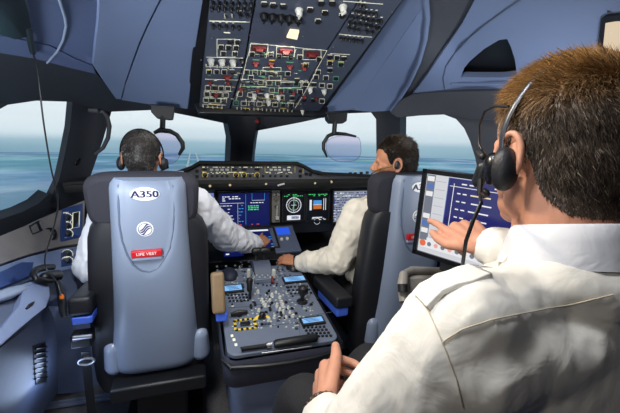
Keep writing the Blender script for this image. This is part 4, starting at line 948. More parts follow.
# ------------------------------------------------------------------ head-up combiners
def combiner(mount, arm, bar, gpoly, Y, label):
    t = thing('head_up_display', P(*mount[0], Y=Y), label, 'head-up display')
    mb = MB(); mb.prism([P(x, y, Y=Y) for x, y in mount], (0, .05, 0)); mb.build('mount', black, t, bevel=.004)
    mb = MB(); mb.tube([P(x, y, Y=Y+.01) for x, y in arm], .013, 10); mb.build('arm', black, t)
    mb = MB(); mb.tube([P(x, y, Y=Y+.015) for x, y in bar[0]], bar[1], 10); mb.build('combiner_frame', black, t, smooth=60)
    g = smooth_poly(gpoly, 3); mb = MB(); mb.prism([P(x, y, Y=Y+.02) for x, y in g], (0, .008, 0)); mb.build('combiner_glass', combiner_m, t, smooth=0)
    mb = MB(); k = [P(x, y, Y=Y+.02) for x, y in g]; mb.tube(k+k[:1], .0011, 6); mb.build('glass_rim', console_d, t)
combiner([(150, 104), (175, 106), (173, 119.5), (170, 120), (157, 118.5), (151, 112)], [(163, 116), (162.5, 128)], ([(154, 133), (160, 130), (170, 131), (177, 135), (182.5, 143), (183, 148), (179, 155)], [.008, .012, .011, .011, .012, .011, .007]),
         [(148, 133), (172, 132.5), (181, 142), (182, 150), (178, 160), (172, 164), (148, 164)], 1.93, 'head-up glass on a curved black arm above the grey-haired left pilot')
combiner([(327, 114), (348, 111.5), (347, 121), (343, 123.5), (331, 123.5), (328, 120)], [(335, 122), (334, 134)], ([(356, 136.5), (345, 134), (334, 133.5), (328, 136), (323.5, 143), (323.5, 149), (327, 157)], [.006, .009, .012, .010, .010, .009, .005]),
         [(326, 137), (358, 135), (361, 143), (361, 157), (352, 162), (334, 161.5), (326, 153)], 1.93, 'head-up glass on a curved black arm in front of the dark-haired right pilot')

# ------------------------------------------------------------------ handle on the left pillar, small fittings
t = thing('grab_handle', hull(100, 130), 'curved grey grab handle on the pillar between the left windows', 'handle')
mb = MB(); mb.tube([hull(x, y) - ray(x, y).normalized()*d for x, y, d in ((96, 112, .01), (103, 111.5, .035), (107.5, 117, .045), (109.5, 126, .05), (108, 138, .045), (103, 148, .035), (95, 154, .008))], [.011, .010, .010, .011, .011, .010, .010], 12); mb.build('grip', band, t, smooth=60)
mb = MB(); mb.box(Fr(hull(94, 110.5) - ray(94, 110).normalized()*.02, (1, 0, 0), (0, 1, 0)), (0, 0, 0), (.05, .045, .025)); mb.build('upper_bracket', band, t, bevel=.008)
mb = MB(); mb.tube([hull(78, 158) - ray(78, 158).normalized()*.004, hull(75, 165) - ray(75, 165).normalized()*.004], [.012, .009], 10); props(mb.build('latch_button', blackgloss), 'small black oval latch set in the dark left window pillar', 'latch')

# ------------------------------------------------------------------ left side console
FC = fieldY([(-30, 228, 1.62), (0, 222, 1.74), (60, 200, 2.12), (85, 198, 2.2), (62, 246, 2.0), (84, 242, 2.08), (0, 263, 1.50), (-30, 272, 1.4), (0, 292, 1.36), (72, 268, 1.86), (82, 300, 1.72)])
mb = drape([(-30, 246), (0, 236), (30, 224), (62, 210), (85, 200), (84, 243), (62, 246), (30, 254), (0, 264), (-30, 274)], FC, 9, .03); sl = struct(mb, 'wall_console_left', consolem, smooth=50, bevel=.006)
mb = drape([(-30, 276), (0, 266), (30, 256), (62, 248), (84, 245), (84, 266), (72, 268), (40, 276), (0, 293), (-30, 305)], FC, 9, .03); struct(mb, 'trim_console_left', console_b, smooth=50, bevel=.006)
FC_ = lambda o_: (lambda x, y: FC(x, y) - ray(x, y).normalized()*o_)
def ctl(poly, name, label, dials, legs, dark=bluepanel):
    cx = sum(p[0] for p in poly)/4; cy = sum(p[1] for p in poly)/4
    t = thing(name, FC_(.01)(cx, cy), label, 'control panel'); drape(poly, FC_(.006), 20, .012, mbx := MB()); mbx.build('panel_face', dark, t, smooth=0, bevel=.002)
    for a, b_ in dials:
        mb = MB(); c = FC_(.007)(a, b_); d = -ray(a, b_).normalized(); mb.lathe(c, d, [(.016, 0), (.015, .006), (.009, .008), (.008, .02), (.005, .022)], 14); mb.build('dial_knob', btn, t)
        mb = MB(); x, y, z = orient(d)
        for q in range(18):
            a0, a1 = 2*math.pi*q/18, 2*math.pi*(q+.7)/18; mb.add([c + z*.001 + x*math.cos(tt)*k + y*math.sin(tt)*k for tt, k in ((a0, .025), (a1, .025), (a1, .021), (a0, .021))], [(0, 1, 2, 3)])
        mb.build('dial_scale', legend, t, smooth=0, fix=False)
    mb = MB()
    for a, b_, l in legs: mb.tube([FC_(.008)(a, b_), FC_(.008)(a+l, b_-l*.15)], .0022, 5)
    mb.build('printed_legend', legend, t)
    return t
t = ctl([(62.5, 209), (83, 203), (82, 237), (60.5, 241.5)], 'control_panel', 'blue panel with dials and a slot on the left console, next to the round hole', [(67, 218), (67, 226.5), (67.5, 234)], [(63, 213, 6), (63, 222, 8), (63, 230, 8), (73, 230, 6), (64, 238, 7)])
mb = drape([(73, 213), (79.5, 211.5), (79, 227), (72.5, 228)], FC_(.012), 20, .008); mb.build('slot', btn, t, bevel=.001)
mb = MB(); k = [FC_(.013)(*p) for p in ((73, 213), (79.5, 211.5), (79, 227), (72.5, 228), (73, 213))]; mb.tube(k, .002, 6); mb.build('slot_frame', legend, t)
ctl([(61, 250.5), (73, 248.5), (72.5, 264.5), (61.5, 266.5)], 'control_panel', 'small blue panel with two dials, lower on the left console beside the white sleeve', [(67, 254.5), (67, 261.5)], [(63, 258, 6)])
mb = MB(); c = FC_(.004)(49.5, 234); mb.lathe(c, -ray(49, 234).normalized(), [(.030, -.02), (.030, .004), (.026, .006), (.024, .0), (.02, -.012)], 24); props(mb.build('air_outlet', blackgloss), 'round black air outlet in the beige left side console', 'air vent')
t = thing('access_cover', FC_(.01)(36, 228), 'small square dark-edged cover in the beige left side console', 'cover')
mb = MB(); k = [FC_(.006)(*p) for p in ((29.5, 226), (38.5, 221), (42.5, 230), (32.5, 234), (29.5, 226))]; mb.tube(k, .003, 6); mb.build('cover_edge', btn, t)
mb = drape([(37, 222.5), (39, 221.5), (42, 229.5), (40, 230.5)], FC_(.008), 20, .006); mb.build('cover_hinge', btn, t)
# stepped ledge with the tray, lit lower side wall
FD = fieldY([(-30, 300, 1.22), (0, 292, 1.34), (40, 276, 1.62), (75, 268, 1.84), (76, 300, 1.68), (62, 302, 1.60), (48, 303, 1.48), (24, 328, 1.22), (0, 346, 1.02), (-30, 372, .85)])
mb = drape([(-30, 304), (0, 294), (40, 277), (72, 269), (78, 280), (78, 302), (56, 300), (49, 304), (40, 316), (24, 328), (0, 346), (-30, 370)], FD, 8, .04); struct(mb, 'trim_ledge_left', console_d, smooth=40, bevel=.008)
FDo = lambda o_: (lambda x, y: FD(x, y) - ray(x, y).normalized()*o_)
t = thing('side_tray', FD(24, 318), 'blue-grey fold-out tray with a light rounded edge, low on the left console', 'tray')
mb = drape([(-30, 352), (0, 330), (20, 305), (24, 286), (36, 282), (49, 284), (50, 296), (46, 307), (36, 315), (24, 325), (10, 337), (-30, 368)], FDo(.075), 8, .03); mb.build('tray_top', console_b, t, smooth=50, bevel=.01, seg=3)
mb = MB(); mb.tube([FDo(.077)(x, y) for x, y in ((26, 309), (32, 305), (34, 302), (29, 305), (26, 309))], .003, 6); mb.build('slot_mark', black, t)
t = thing('stowage_box', FD(10, 285), 'dark blue box with a rounded lid at the left edge of the side console', 'box')
mb = drape([(-30, 275), (0, 272), (22, 262), (34, 262), (30, 276), (10, 284), (-30, 300)], FC_(.03), 8, .06); mb.build('box_body', bluepanel, t, smooth=50, bevel=.01)
mb = MB(); mb.tube([FC_(.05)(x, y) for x, y in ((-20, 303), (2, 296), (14, 291), (24, 288), (30, 284))], [.03, .032, .03, .026, .014], 12, flat=.5); mb.build('box_lid', capgrey, t, smooth=60)
# hand microphone in its hook
t = thing('hand_microphone', FDo(.0)(45, 272), 'black hand microphone in a looped hook on the left side console', 'microphone')
mb = MB(); mb.tube([FDo(.12)(x, y) for x, y in ((53, 267), (44, 267.5), (36, 270), (33, 274), (36, 279), (44, 281), (52, 281))], [.012, .013, .013, .011, .010, .010, .008], 10); mb.build('hook', black, t, smooth=60)
mb = MB(); mb.cap(FDo(.125)(45, 277), FDo(.125)(57, 275.5), .018, .022, 14); mb.build('microphone_body', black, t)
mb = MB(); mb.tube([FDo(.11)(x, y) for x, y in ((56, 279), (60, 288), (62, 300), (63, 312), (65, 318))], [.010, .012, .014, .012, .009], 10); mb.build('handle', black, t, smooth=60)
mb = MB(); mb.cap(FDo(.125)(61.5, 296), FDo(.125)(62, 299), .008, .008, 10); mb.build('orange_tag', orange, t)
# lower body of the side console with a vent, blue side wall, seat rails
FE = fieldY([(-30, 360, .86), (0, 347, 1.02), (24, 329, 1.22), (48, 305, 1.5), (56, 330, 1.55), (58, 390, 1.62), (36, 415, 1.5), (0, 415, 1.1), (-30, 430, .9)])
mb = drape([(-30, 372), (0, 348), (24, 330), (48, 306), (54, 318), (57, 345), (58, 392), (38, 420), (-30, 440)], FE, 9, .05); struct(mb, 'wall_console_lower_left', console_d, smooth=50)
t = thing('floor_vent', FE(40, 363) , 'black slatted vent in the lower left side console', 'air vent')
FEo = lambda o_: (lambda x, y: FE(x, y) - ray(x, y).normalized()*o_)
mb = drape([(33, 346), (46, 342), (48, 382), (36, 385)], FEo(.012), 10, .02); mb.build('vent_frame', black, t, bevel=.004)
for k in range(7):
    y = 349+k*5; mb = MB(); mb.tube([FEo(.016)(35, y), FEo(.016)(46.5, y-2)], .005, 8, flat=.5); mb.build('vent_slat', blackgloss, t)
FG = fieldY([(50, 300, 1.95), (84, 298, 2.0), (86, 392, 2.02), (58, 394, 1.96)])
mb = drape([(48, 300), (100, 285), (104, 390), (58, 394)], FG, 14, .03); struct(mb, 'wall_lower_left', console_b, smooth=40)
for k, (a, b_) in enumerate((((36, 407.5), (110, 396.5)), ((36, 411.5), (110, 400)))):
    p0, p1 = P(*a, Z=.012), P(*b_, Z=.012); mb = MB(); d = p1-p0; mb.prism([p0, p1, p1+V3(0, .012, 0), p0+V3(0, .012, 0)], (0, 0, .012))
    o = mb.build('floor_rail', capgrey); props(o, 'thin pale rail on the carpet left of the left seat, the ' + ('farther' if k == 0 else 'nearer') + ' one', 'rail')

# ------------------------------------------------------------------ touch monitor behind the right seat
TL, BL, TR = P(424.5, 168.5, D=.92), P(413.5, 252.5, D=.885), P(545, 184, D=.73)
MX = (TR-TL).normalized(); _d = ray(413.5, 252.5); BL = CAM + _d*((TL-CAM).dot(MX)/_d.dot(MX)); MY = (TL-BL); MF = Fr(TL, MX, MY)     # z faces the viewer
Wm = .265; Hm = MY.length
mo = thing('touch_monitor', MF.p(Wm/2, -Hm, -.03), 'black-framed touch monitor showing a dark blue page, being pressed by the instructor', 'monitor')
mb = MB(); mb.box(MF, (Wm/2, -Hm/2, -.018), (Wm, Hm, .034)); mb.build('housing', black, mo, bevel=.006)
mb = MB()
b_ = .011
for c, d in (((Wm/2, -b_/2), (Wm, b_)), ((Wm/2, -Hm+b_/2), (Wm, b_)), ((b_/2, -Hm/2), (b_, Hm)), ((Wm-b_/2, -Hm/2), (b_, Hm))): mb.box(MF, (c[0], c[1], .002), (d[0], d[1], .012))
mb.build('bezel', blackgloss, mo, smooth=0)
mb = MB(); mb.box(MF, (Wm/2, -Hm/2, .0006), (Wm-2*b_, Hm-2*b_, .002)); ms = mb.build('screen', glow('monitor_page', (212, 214, 220), .95), mo, smooth=0)
def mpt(px, py): h = onplane(px, py, MF.o, MF.z)-MF.o; return h.dot(MF.x), h.dot(MF.y)
mb = MB(); z = .0022
def mq(i, x, y, w_, h_, zz=z): mb.mi = i; mb.quad(MF, (x, y, zz), (w_, h_))
ci = .02
mq(3, .0235, -.095, .022, .165)
for k in range(9): mq(random.choice([2, 3, 0]), .0235, -.022-k*.0185, .018, .012, z+.0008)
for k in range(8): mq(1, .051, -.026-k*.02, .024, .0012, z+.001)
mq(2, .158, -.088, .180, .150, z+.0004)
mq(5, .158, -.0865, .176, .145, z+.001)
mq(0, .158, -.032, .168, .0014, z+.0018); mq(0, .084, -.09, .0014, .13, z+.0018)
mq(0, .108, -.0245, .012, .003, z+.002); mq(0, .125, -.0245, .01, .003, z+.002); mq(0, .20, -.0245, .05, .003, z+.002)
for k in range(6):
    y = -.047-k*.0185; mq(0, .098, y, .008, .0028, z+.002); mq(0, .112, y, .009, .0028, z+.002); mq(4 if k == 0 else 0, .148+.004*(k % 2), y, .045-.01*(k == 3), .003, z+.002)
mq(0, .132, -.182, .225, .026, z+.0004)
for k in range(9):
    x = .024+k*.018; mb.mi = 6 if k in (0,) else (3 if k % 2 else 7)
    n = 16; r_ = .0085 if k == 0 else .0055; mb.add([MF.p(x+math.cos(2*math.pi*q/n)*r_, -.184+math.sin(2*math.pi*q/n)*r_, z+.002) for q in range(n)], [tuple(range(n))])
mb.build('page_graphics', [glow('ui_white', (236, 236, 238), .95), glow('ui_line', (170, 174, 184), .9), glow('ui_blue', (86, 120, 190), .9), glow('ui_grey', (120, 126, 140), .85), glow('ui_cream', (240, 222, 180), .95), glow('ui_navy', (28, 32, 104), .95), glow('ui_orange', (236, 110, 70), .95), glow('ui_pink', (240, 170, 160), .95)], ms, smooth=0, fix=False)
mb = MB(); mb.text('MENU', MF.at(.05, -.0057, .0085), .006, .0004); mb.v = []; mb.f = []; mb.m = []
mb = MB(); p0 = MF.p(Wm*.55, -Hm+.02, -.04); mb.tube([p0, p0+V3(.04, .03, -.06), p0+V3(.16, .07, -.14), p0+V3(.32, .10, -.18)], [.022, .022, .024, .026], 12); mb.build('support_arm', black, mo)
mb = MB(); mb.box(MF, (Wm*.5, -Hm-.012, -.014), (.12, .026, .022)); mb.build('lower_bracket', black, mo, bevel=.004)
# tray below the monitor
t = thing('document_tray', P(425, 290, D=1.0), 'grey-beige open tray below the touch monitor, behind the right seat', 'tray')
a = [P(405, 279, D=.98), P(447, 273, D=1.02), P(520, 275, D=1.0), P(520, 330, D=.9), P(400, 330, D=.95)]
mb = MB(); q = [P(404, 274, D=.98), P(412, 270.5, D=1.02), P(456, 272, D=1.04), P(500, 279, D=1.02), P(413, 276, D=1.0), P(408, 280, D=.97)]; mb.tube(q[:3], [.010, .012, .012], 12); mb.tube([P(404, 274, D=.98), P(402.5, 285, D=.95), P(404, 302, D=.93)], [.012, .014, .012], 12)
mb.build('tray_rim', cream, t, smooth=60)
mb = MB(); mb.prism([P(404, 277, D=.98), P(456, 275, D=1.03), P(456, 318, D=.99), P(404, 306, D=.94)], (.03, .05, -.01)); mb.build('tray_body', cream, t, bevel=.006)
mb = MB(); mb.tube([P(402.5, 284, D=.93), P(403, 292, D=.925)], [.013, .013], 12); mb.build('tray_latch', black, t)
# lit panel in the upper right corner
t = thing('lit_display', FR(606, 36), 'warm lit small screen in a black frame at the upper right edge', 'screen')
mb = drape([(597.5, 46), (600.5, 20), (605, 16.5), (640, 12), (640, 60), (597, 50)], FRo(.012), 12, .02); mb.build('frame', black, t, bevel=.004)
mb = drape([(603, 47), (605.5, 23), (640, 19), (640, 58)], FRo(.0135), 14, .006); mb.build('screen', glow('screen_warm', (226, 206, 176), .95), t, smooth=0)
mb = MB(); c = FRo(.016)(610.5, 33); x, y, z = orient(-ray(610, 33), (0, 0, 1)); mb.text('1', Fr(c, x, y), .014, .0006, .6); mb.build('numeral', white, t, smooth=0, fix=False)
mb = MB(); c = FRo(.002)(609, 11.5); mb.lathe(c, -ray(609, 11).normalized(), [(.004, 0), (.004, .002), (.003, .003)], 10); props(mb.build('screw', black), 'tiny dark screw in the blue lining above the lit screen', 'screw')
# ------------------------------------------------------------------ people
def remesh(mb, voxel, smooth_it=4, fac=.5):
    me = bpy.data.meshes.new('t'); me.from_pydata([tuple(v) for v in mb.v], [], mb.f); bm = bmesh.new(); bm.from_mesh(me); bmesh.ops.recalc_face_normals(bm, faces=bm.faces); bm.to_mesh(me); bm.free()
    o = bpy.data.objects.new('t', me); COL.objects.link(o)
    r_ = o.modifiers.new('r', 'REMESH'); r_.mode = 'VOXEL'; r_.voxel_size = voxel
    s = o.modifiers.new('s', 'SMOOTH'); s.factor = fac; s.iterations = smooth_it
    dg = bpy.context.evaluated_depsgraph_get(); m2 = bpy.data.meshes.new_from_object(o.evaluated_get(dg))
    out = MB(); n = len(m2.vertices); a = np.empty(n*3); m2.vertices.foreach_get('co', a); out.v = [Vector(v) for v in a.reshape(-1, 3)]
    out.f = [tuple(p.vertices) for p in m2.polygons]; out.m = [0]*len(out.f)
    nn = np.empty(n*3); m2.vertices.foreach_get('normal', nn); out.n = [Vector(v) for v in nn.reshape(-1, 3)]
    bpy.data.objects.remove(o); bpy.data.meshes.remove(me); bpy.data.meshes.remove(m2); return out
class Head:
    def __init__(s, c, fwd, up=(0, 0, 1), k=1.0):
        s.c = Vector(c); s.f = Vector(fwd).normalized(); up = Vector(up); s.u = (up - s.f*up.dot(s.f)).normalized(); s.l = s.u.cross(s.f); s.k = k
    def p(s, f, l, u): return s.c + (s.f*f + s.l*l + s.u*u)*s.k
    def loc(s, v): d = (v-s.c)/s.k; return d.dot(s.f), d.dot(s.l), d.dot(s.u)
    def shape(s, mb, neck):
        k = s.k; ax = (s.f, s.l, s.u)
        def E(c, r_): mb.ell(s.p(*c), [x*k for x in r_], ax, 24, 16)
        E((-.012, 0, .028), (.096, .075, .086)); E((.030, 0, .030), (.060, .063, .068)); E((-.045, 0, -.005), (.060, .062, .075))
        E((.042, 0, -.035), (.048, .056, .072)); E((.040, 0, -.082), (.050, .047, .034)); E((.074, 0, -.100), (.020, .024, .018))
        for d in (-1, 1):
            E((.062, d*.040, -.028), (.022, .020, .022)); E((.012, d*.048, -.070), (.026, .012, .030))
            E((.101, d*.011, -.037), (.010, .009, .008))
            # ear: rim, bowl plate and lobe, leaning out from the head
            ea = [s.p(-.012 - .021*math.cos(t)*.9 - .004*math.sin(t), d*(.078 + .010*(1-math.cos(t))*.55 + .003), -.014 + .033*math.sin(t)) for t in np.linspace(-1.3, 4.2, 16)]
            mb.tube(ea, [x*k for x in ([.005]*4 + [.0048]*10 + [.004]*2)], 10); E((-.016, d*.080, -.016), (.017, .0042, .026)); E((-.006, d*.080, -.046), (.009, .005, .010)); E((.003, d*.076, -.016), (.006, .006, .010))
        mb.cap(s.p(.080, -.030, .010), s.p(.080, .030, .010), .012*k, .012*k); E((.066, .031, .000), (.0135, .0155, .0105)); E((.066, -.031, .000), (.0135, .0155, .0105)); mb.cap(s.p(.090, 0, .004), s.p(.110, 0, -.030), .008*k, .012*k)
        mb.cap(s.p(.086, -.016, -.062), s.p(.086, .016, -.062), .0075*k, .0075*k); mb.cap(s.p(.084, -.014, -.073), s.p(.084, .014, -.073), .008*k, .008*k)
        mb.cap(s.p(-.025, 0, -.05), neck, .056*k, .062*k, 20); mb.cap(s.p(.0, 0, -.07), Vector(neck)+s.f*.025*k, .050*k, .056*k, 20)
    def hairy(s, v):
        f, l, u = s.loc(v)
        if u < -.12: return -1
        ph = abs(math.degrees(math.atan2(l, f+.0)))
        xs = [0, 35, 58, 66, 76, 84, 92, 104, 112, 125, 150, 180]; ys = [.066, .062, .040, .0, -.018, .000, .022, .020, -.022, -.060, -.086, -.092]
        return u - float(np.interp(ph, xs, ys))
def skin_tone(mb): pass
def hair_mesh(hd, body, n, mats, parent, top=.032, side=.014, comb=(.55, .0, .25), tone_f=None, seed=1, rad=.0006, mess=.35, cap_off=.003):
    rng = random.Random(seed)
    idx = [i for i, v in enumerate(body.v) if hd.loc(v)[2] > -.12 and (v-hd.c).length < .17*hd.k and abs(hd.loc(v)[1]) < .0785 + .003*(hd.loc(v)[2] > .02) and hd.hairy(v) > 0]
    S = set(idx); mp = {}; mb = MB(); tone = []; fs = []
    for f in body.f:
        if all(i in S for i in f): fs.append(f)
    def tn(v):
        f, l, u = hd.loc(v); return tone_f(f, l, u)
    used = sorted({i for f in fs for i in f})
    for i in used:
        d = min(1, hd.hairy(body.v[i])/.02); mp[i] = len(mb.v); mb.v.append(body.v[i] + body.n[i]*(cap_off*d+.0005)); tone.append(tn(body.v[i]))
    for f in fs: mb.f.append(tuple(mp[i] for i in f)); mb.m.append(0)
    ar = []; tot = 0
    for f in fs: a, b_, c = body.v[f[0]], body.v[f[1]], body.v[f[2]]; tot += (b_-a).cross(c-a).length; ar.append(tot)
    import bisect
    for q in range(n):
        f = fs[min(len(fs)-1, bisect.bisect(ar, rng.random()*tot))]; a, b_ = rng.random(), rng.random()
        if a+b_ > 1: a, b_ = 1-a, 1-b_
        p = body.v[f[0]]*(1-a-b_) + body.v[f[1]]*a + body.v[f[2]]*b_; nm = body.n[f[0]]
        lf, ll, lu = hd.loc(p); h = hd.hairy(p)
        t = max(0, min(1, (lu-.035)/.05)); t = t*t*(3-2*t)
        if lf < -.06: t *= max(0, min(1, (lu-.05)/.05))
        L_ = (side*(1-t) + top*t)*rng.uniform(.65, 1.1)*max(.35, min(1, h/.03))
        cd = hd.f*comb[0] + hd.l*(comb[1] + .3*math.copysign(min(1, abs(ll)/.05), ll)) + hd.u*comb[2]; dn = -hd.u*.9 - hd.f*.35*(1 if lf < .03 else .2)
        d = cd*t + dn*(1-t); d = (d - nm*d.dot(nm))
        if d.length < 1e-4: continue
        d = d.normalized() + Vector((rng.gauss(0, 1), rng.gauss(0, 1), rng.gauss(0, 1)))*mess*.6
        lift = (.35 + .5*t)*rng.uniform(.6, 1.3)
        d0 = (d + nm*lift*2).normalized(); d1 = (d + nm*lift*.6).normalized()
        p0 = p + nm*.001; p1 = p0 + d0*L_*.45; p2 = p1 + d1*L_*.55
        x, y, z = orient(d0); b0 = len(mb.v); r0 = rad*rng.uniform(.8, 1.3)
        for c, rr in ((p0, r0), (p1, r0*.85)):
            for j in range(3): an = 2.094*j; mb.v.append(c + x*math.cos(an)*rr + y*math.sin(an)*rr)
        mb.v.append(p2); tv = tn(p); tone += [tv]*7
        for j in range(3):
            mb.f.append((b0+j, b0+(j+1) % 3, b0+3+(j+1) % 3, b0+3+j)); mb.f.append((b0+3+j, b0+3+(j+1) % 3, b0+6)); mb.m += [0, 0]
    o = mb.build('hair', mats, parent, smooth=60, fix=False)
    at = o.data.attributes.new('tone', 'FLOAT', 'POINT'); at.data.foreach_set('value', tone); return o
def hairmat(name, dark, mid, light, top_d, top_l):
    """strand colour: greying sides, browner on top"""
    m = bpy.data.materials.new(name); m.use_nodes = True; nt = m.node_tree; N = nt.nodes; L = nt.links; b = N['Principled BSDF']; b.inputs['Roughness'].default_value = .42; b.inputs['Specular IOR Level'].default_value = .35
    g = N.new('ShaderNodeNewGeometry'); r1 = N.new('ShaderNodeValToRGB'); r2 = N.new('ShaderNodeValToRGB'); at = N.new('ShaderNodeAttribute'); at.attribute_name = 'tone'; mx = N.new('ShaderNodeMix'); mx.data_type = 'RGBA'
    e = r1.color_ramp.elements; e[0].color = (*lin(dark), 1); e[1].color = (*lin(light), 1); q = e.new(.55); q.color = (*lin(mid), 1); q = e.new(.8); q.color = (*lin(mid), 1)
    e = r2.color_ramp.elements; e[0].color = (*lin(top_d), 1); e[1].color = (*lin(top_l), 1)
    L.new(g.outputs['Random Per Island'], r1.inputs[0]); L.new(g.outputs['Random Per Island'], r2.inputs[0]); L.new(at.outputs['Fac'], mx.inputs[0]); L.new(r1.outputs[0], mx.inputs[6]); L.new(r2.outputs[0], mx.inputs[7]); L.new(mx.outputs[2], b.inputs['Base Color']); return m
def hand(mb, W, d, n, side, curl, thumb, k=1.0, spread=.10, thumb_len=(.042, .032, .026)):
    """palm and five fingers; d = towards the fingers, n = back of the hand, side = +1 when the thumb leaves along d x n"""
    d = Vector(d).normalized(); n = Vector(n); n = (n - d*n.dot(d)).normalized(); s = d.cross(n)*side; W = Vector(W)
    kn = [W + d*(.090-.004*abs(i-1)-.006*(i == 3))*k + s*(.030-.0205*i)*k + n*(.002-.003*abs(i-1.3))*k for i in range(4)]
    for i in range(4): mb.cap(W + s*(.016-.0105*i)*k, kn[i], .0165*k, .0125*k, 12)
    mb.cap(W + s*.012*k - n*.004*k, W + d*.05*k + s*.026*k - n*.010*k, .016*k, .017*k, 12); mb.cap(W + d*.02*k - s*.02*k - n*.006*k, W + d*.06*k - s*.022*k - n*.006*k, .015*k, .013*k, 12)
    ph = [(.045, .026, .021), (.050, .030, .022), (.046, .028, .022), (.036, .021, .019)]
    tips = []
    for i in range(4):
        p = kn[i]; a = 0; dd = (d + s*spread*(1.2-i*.9)).normalized()
        for j in range(3):
            a += curl[i][j]; v = dd*math.cos(a) - n*math.sin(a); q = p + v*ph[i][j]*k
            mb.cap(p, q, (.0100-.0008*j-.0008*(i == 3))*k, (.0092-.0009*j-.0008*(i == 3))*k, 12, 4); p = q
        tips.append(p)
    p = W + d*.022*k + s*.024*k - n*.006*k; rr = (.0150, .0125, .0108, .0085)
    for j in range(3):
        v = d*thumb[j][0] + s*thumb[j][1] + n*thumb[j][2]; q = p + v.normalized()*thumb_len[j]*k; mb.cap(p, q, rr[j]*k, rr[j+1]*k, 12, 4); p = q
    return tips, p
def wrinkle(mb, amp, sc, seed=0, along=None):
    for i, v in enumerate(mb.v):
        q = Vector((v.x*sc[0]+seed, v.y*sc[1], v.z*sc[2]))
        h = noise.noise(q) + .5*noise.noise(q*2.1+Vector((3, 1, 7))); mb.v[i] = v + mb.n[i]*amp*(1-abs(h)*2.2)
def limb(mb, pts, rad): 
    for (a, b_), (r0, r1) in zip(zip(pts, pts[1:]), zip(rad, rad[1:])): mb.cap(a, b_, r0, r1, 20)
def collar(hd_c, ax_u, ax_f, r_, h_, parent, m, tilt=.25, flare=.010, drop=.0):
    u = Vector(ax_u).normalized(); f = Vector(ax_f); f = (f-u*f.dot(u)).normalized(); l = u.cross(f); mb = MB(); rws = []
    for rr, z, b_ in ((r_-.002, -.004, 0), (r_-.003, h_, 0), (r_+.001, h_+.004, 0), (r_+.005, h_, 0), (r_+flare, h_*.45, 0), (r_+flare+.007, -.008, 1)):
        rws.append([Vector(hd_c) + f*math.cos(t)*(rr*1.08+b_*drop*.25*(math.cos(t) < 0)) + l*math.sin(t)*rr + u*(z - tilt*math.cos(t)*rr - b_*drop*(.85+.15*max(0, -math.cos(t)))) for t in np.linspace(.12, 2*math.pi-.12, 44)])
    mb.grid(rws); return mb.build('collar', m, parent, smooth=60, fix=False)
def shirtmat(name, rgb, bump=.25):
    m = mat(name, rgb, rough=.75, var=.03, scale=10, sheen=.2); nt = m.node_tree; N = nt.nodes; L = nt.links; b = N['Principled BSDF']
    tc = N.new('ShaderNodeTexCoord'); n1 = N.new('ShaderNodeTexNoise'); n1.inputs['Scale'].default_value = 16; n1.inputs['Detail'].default_value = 3; n1.inputs['Distortion'].default_value = 1.2
    n2 = N.new('ShaderNodeTexNoise'); n2.inputs['Scale'].default_value = 700; ad = N.new('ShaderNodeMath'); ad.operation = 'MULTIPLY_ADD'; ad.inputs[1].default_value = .02; bp = N.new('ShaderNodeBump'); bp.inputs['Strength'].default_value = bump; bp.inputs['Distance'].default_value = .012
    L.new(tc.outputs['Object'], n1.inputs['Vector']); L.new(tc.outputs['Object'], n2.inputs['Vector']); L.new(n2.outputs['Fac'], ad.inputs[0]); L.new(n1.outputs['Fac'], ad.inputs[2]); L.new(ad.outputs[0], bp.inputs['Height']); L.new(bp.outputs['Normal'], b.inputs['Normal']); return m
shirt_w = shirtmat('shirt_white', (226, 228, 234)); shirt_c = shirtmat('shirt_cream', (234, 231, 222)); shirt_b = shirtmat('shirt_warm', (222, 214, 198))
hair_i = hairmat('hair_instructor', (44, 38, 33), (84, 73, 64), (156, 145, 134), (84, 58, 32), (198, 150, 88))  # brown hair, with warm light from above put into the golden top colour
hair_c = hairmat('hair_greying', (24, 22, 21), (40, 37, 35), (140, 136, 134), (32, 28, 26), (92, 86, 82))
hair_f = hairmat('hair_dark', (22, 19, 17), (34, 28, 25), (78, 68, 60), (30, 24, 20), (64, 52, 42))

def eyes(hd, parent):
    for d in (-1, 1):
        mb = MB(); mb.ell(hd.p(.0665, d*.031, -.006), (.0115*hd.k,)*3, (hd.f, hd.l, hd.u), 16, 10); e_ = mb.build('eye', eyew, parent, smooth=60)
        mb = MB(); mb.ell(hd.p(.0768, d*.031, -.006), (.003, .0055, .0055), (hd.f, hd.l, hd.u), 12, 8); mb.build('iris', btn, e_)
def mk_person(root_loc, label): return thing('person', root_loc, label, 'person')
def body_obj(mb, voxel, root, m, it=4):
    r_ = remesh(mb, voxel, it); o = r_.build('body', m, root, smooth=70, fix=False); return o, r_
def shoes(root, pts):
    for a, b_ in pts:
        mb = MB(); mb.cap(a, b_, .042, .036, 16); r_ = remesh(mb, .008, 2); r_.build('shoe', black, root, smooth=60, fix=False)

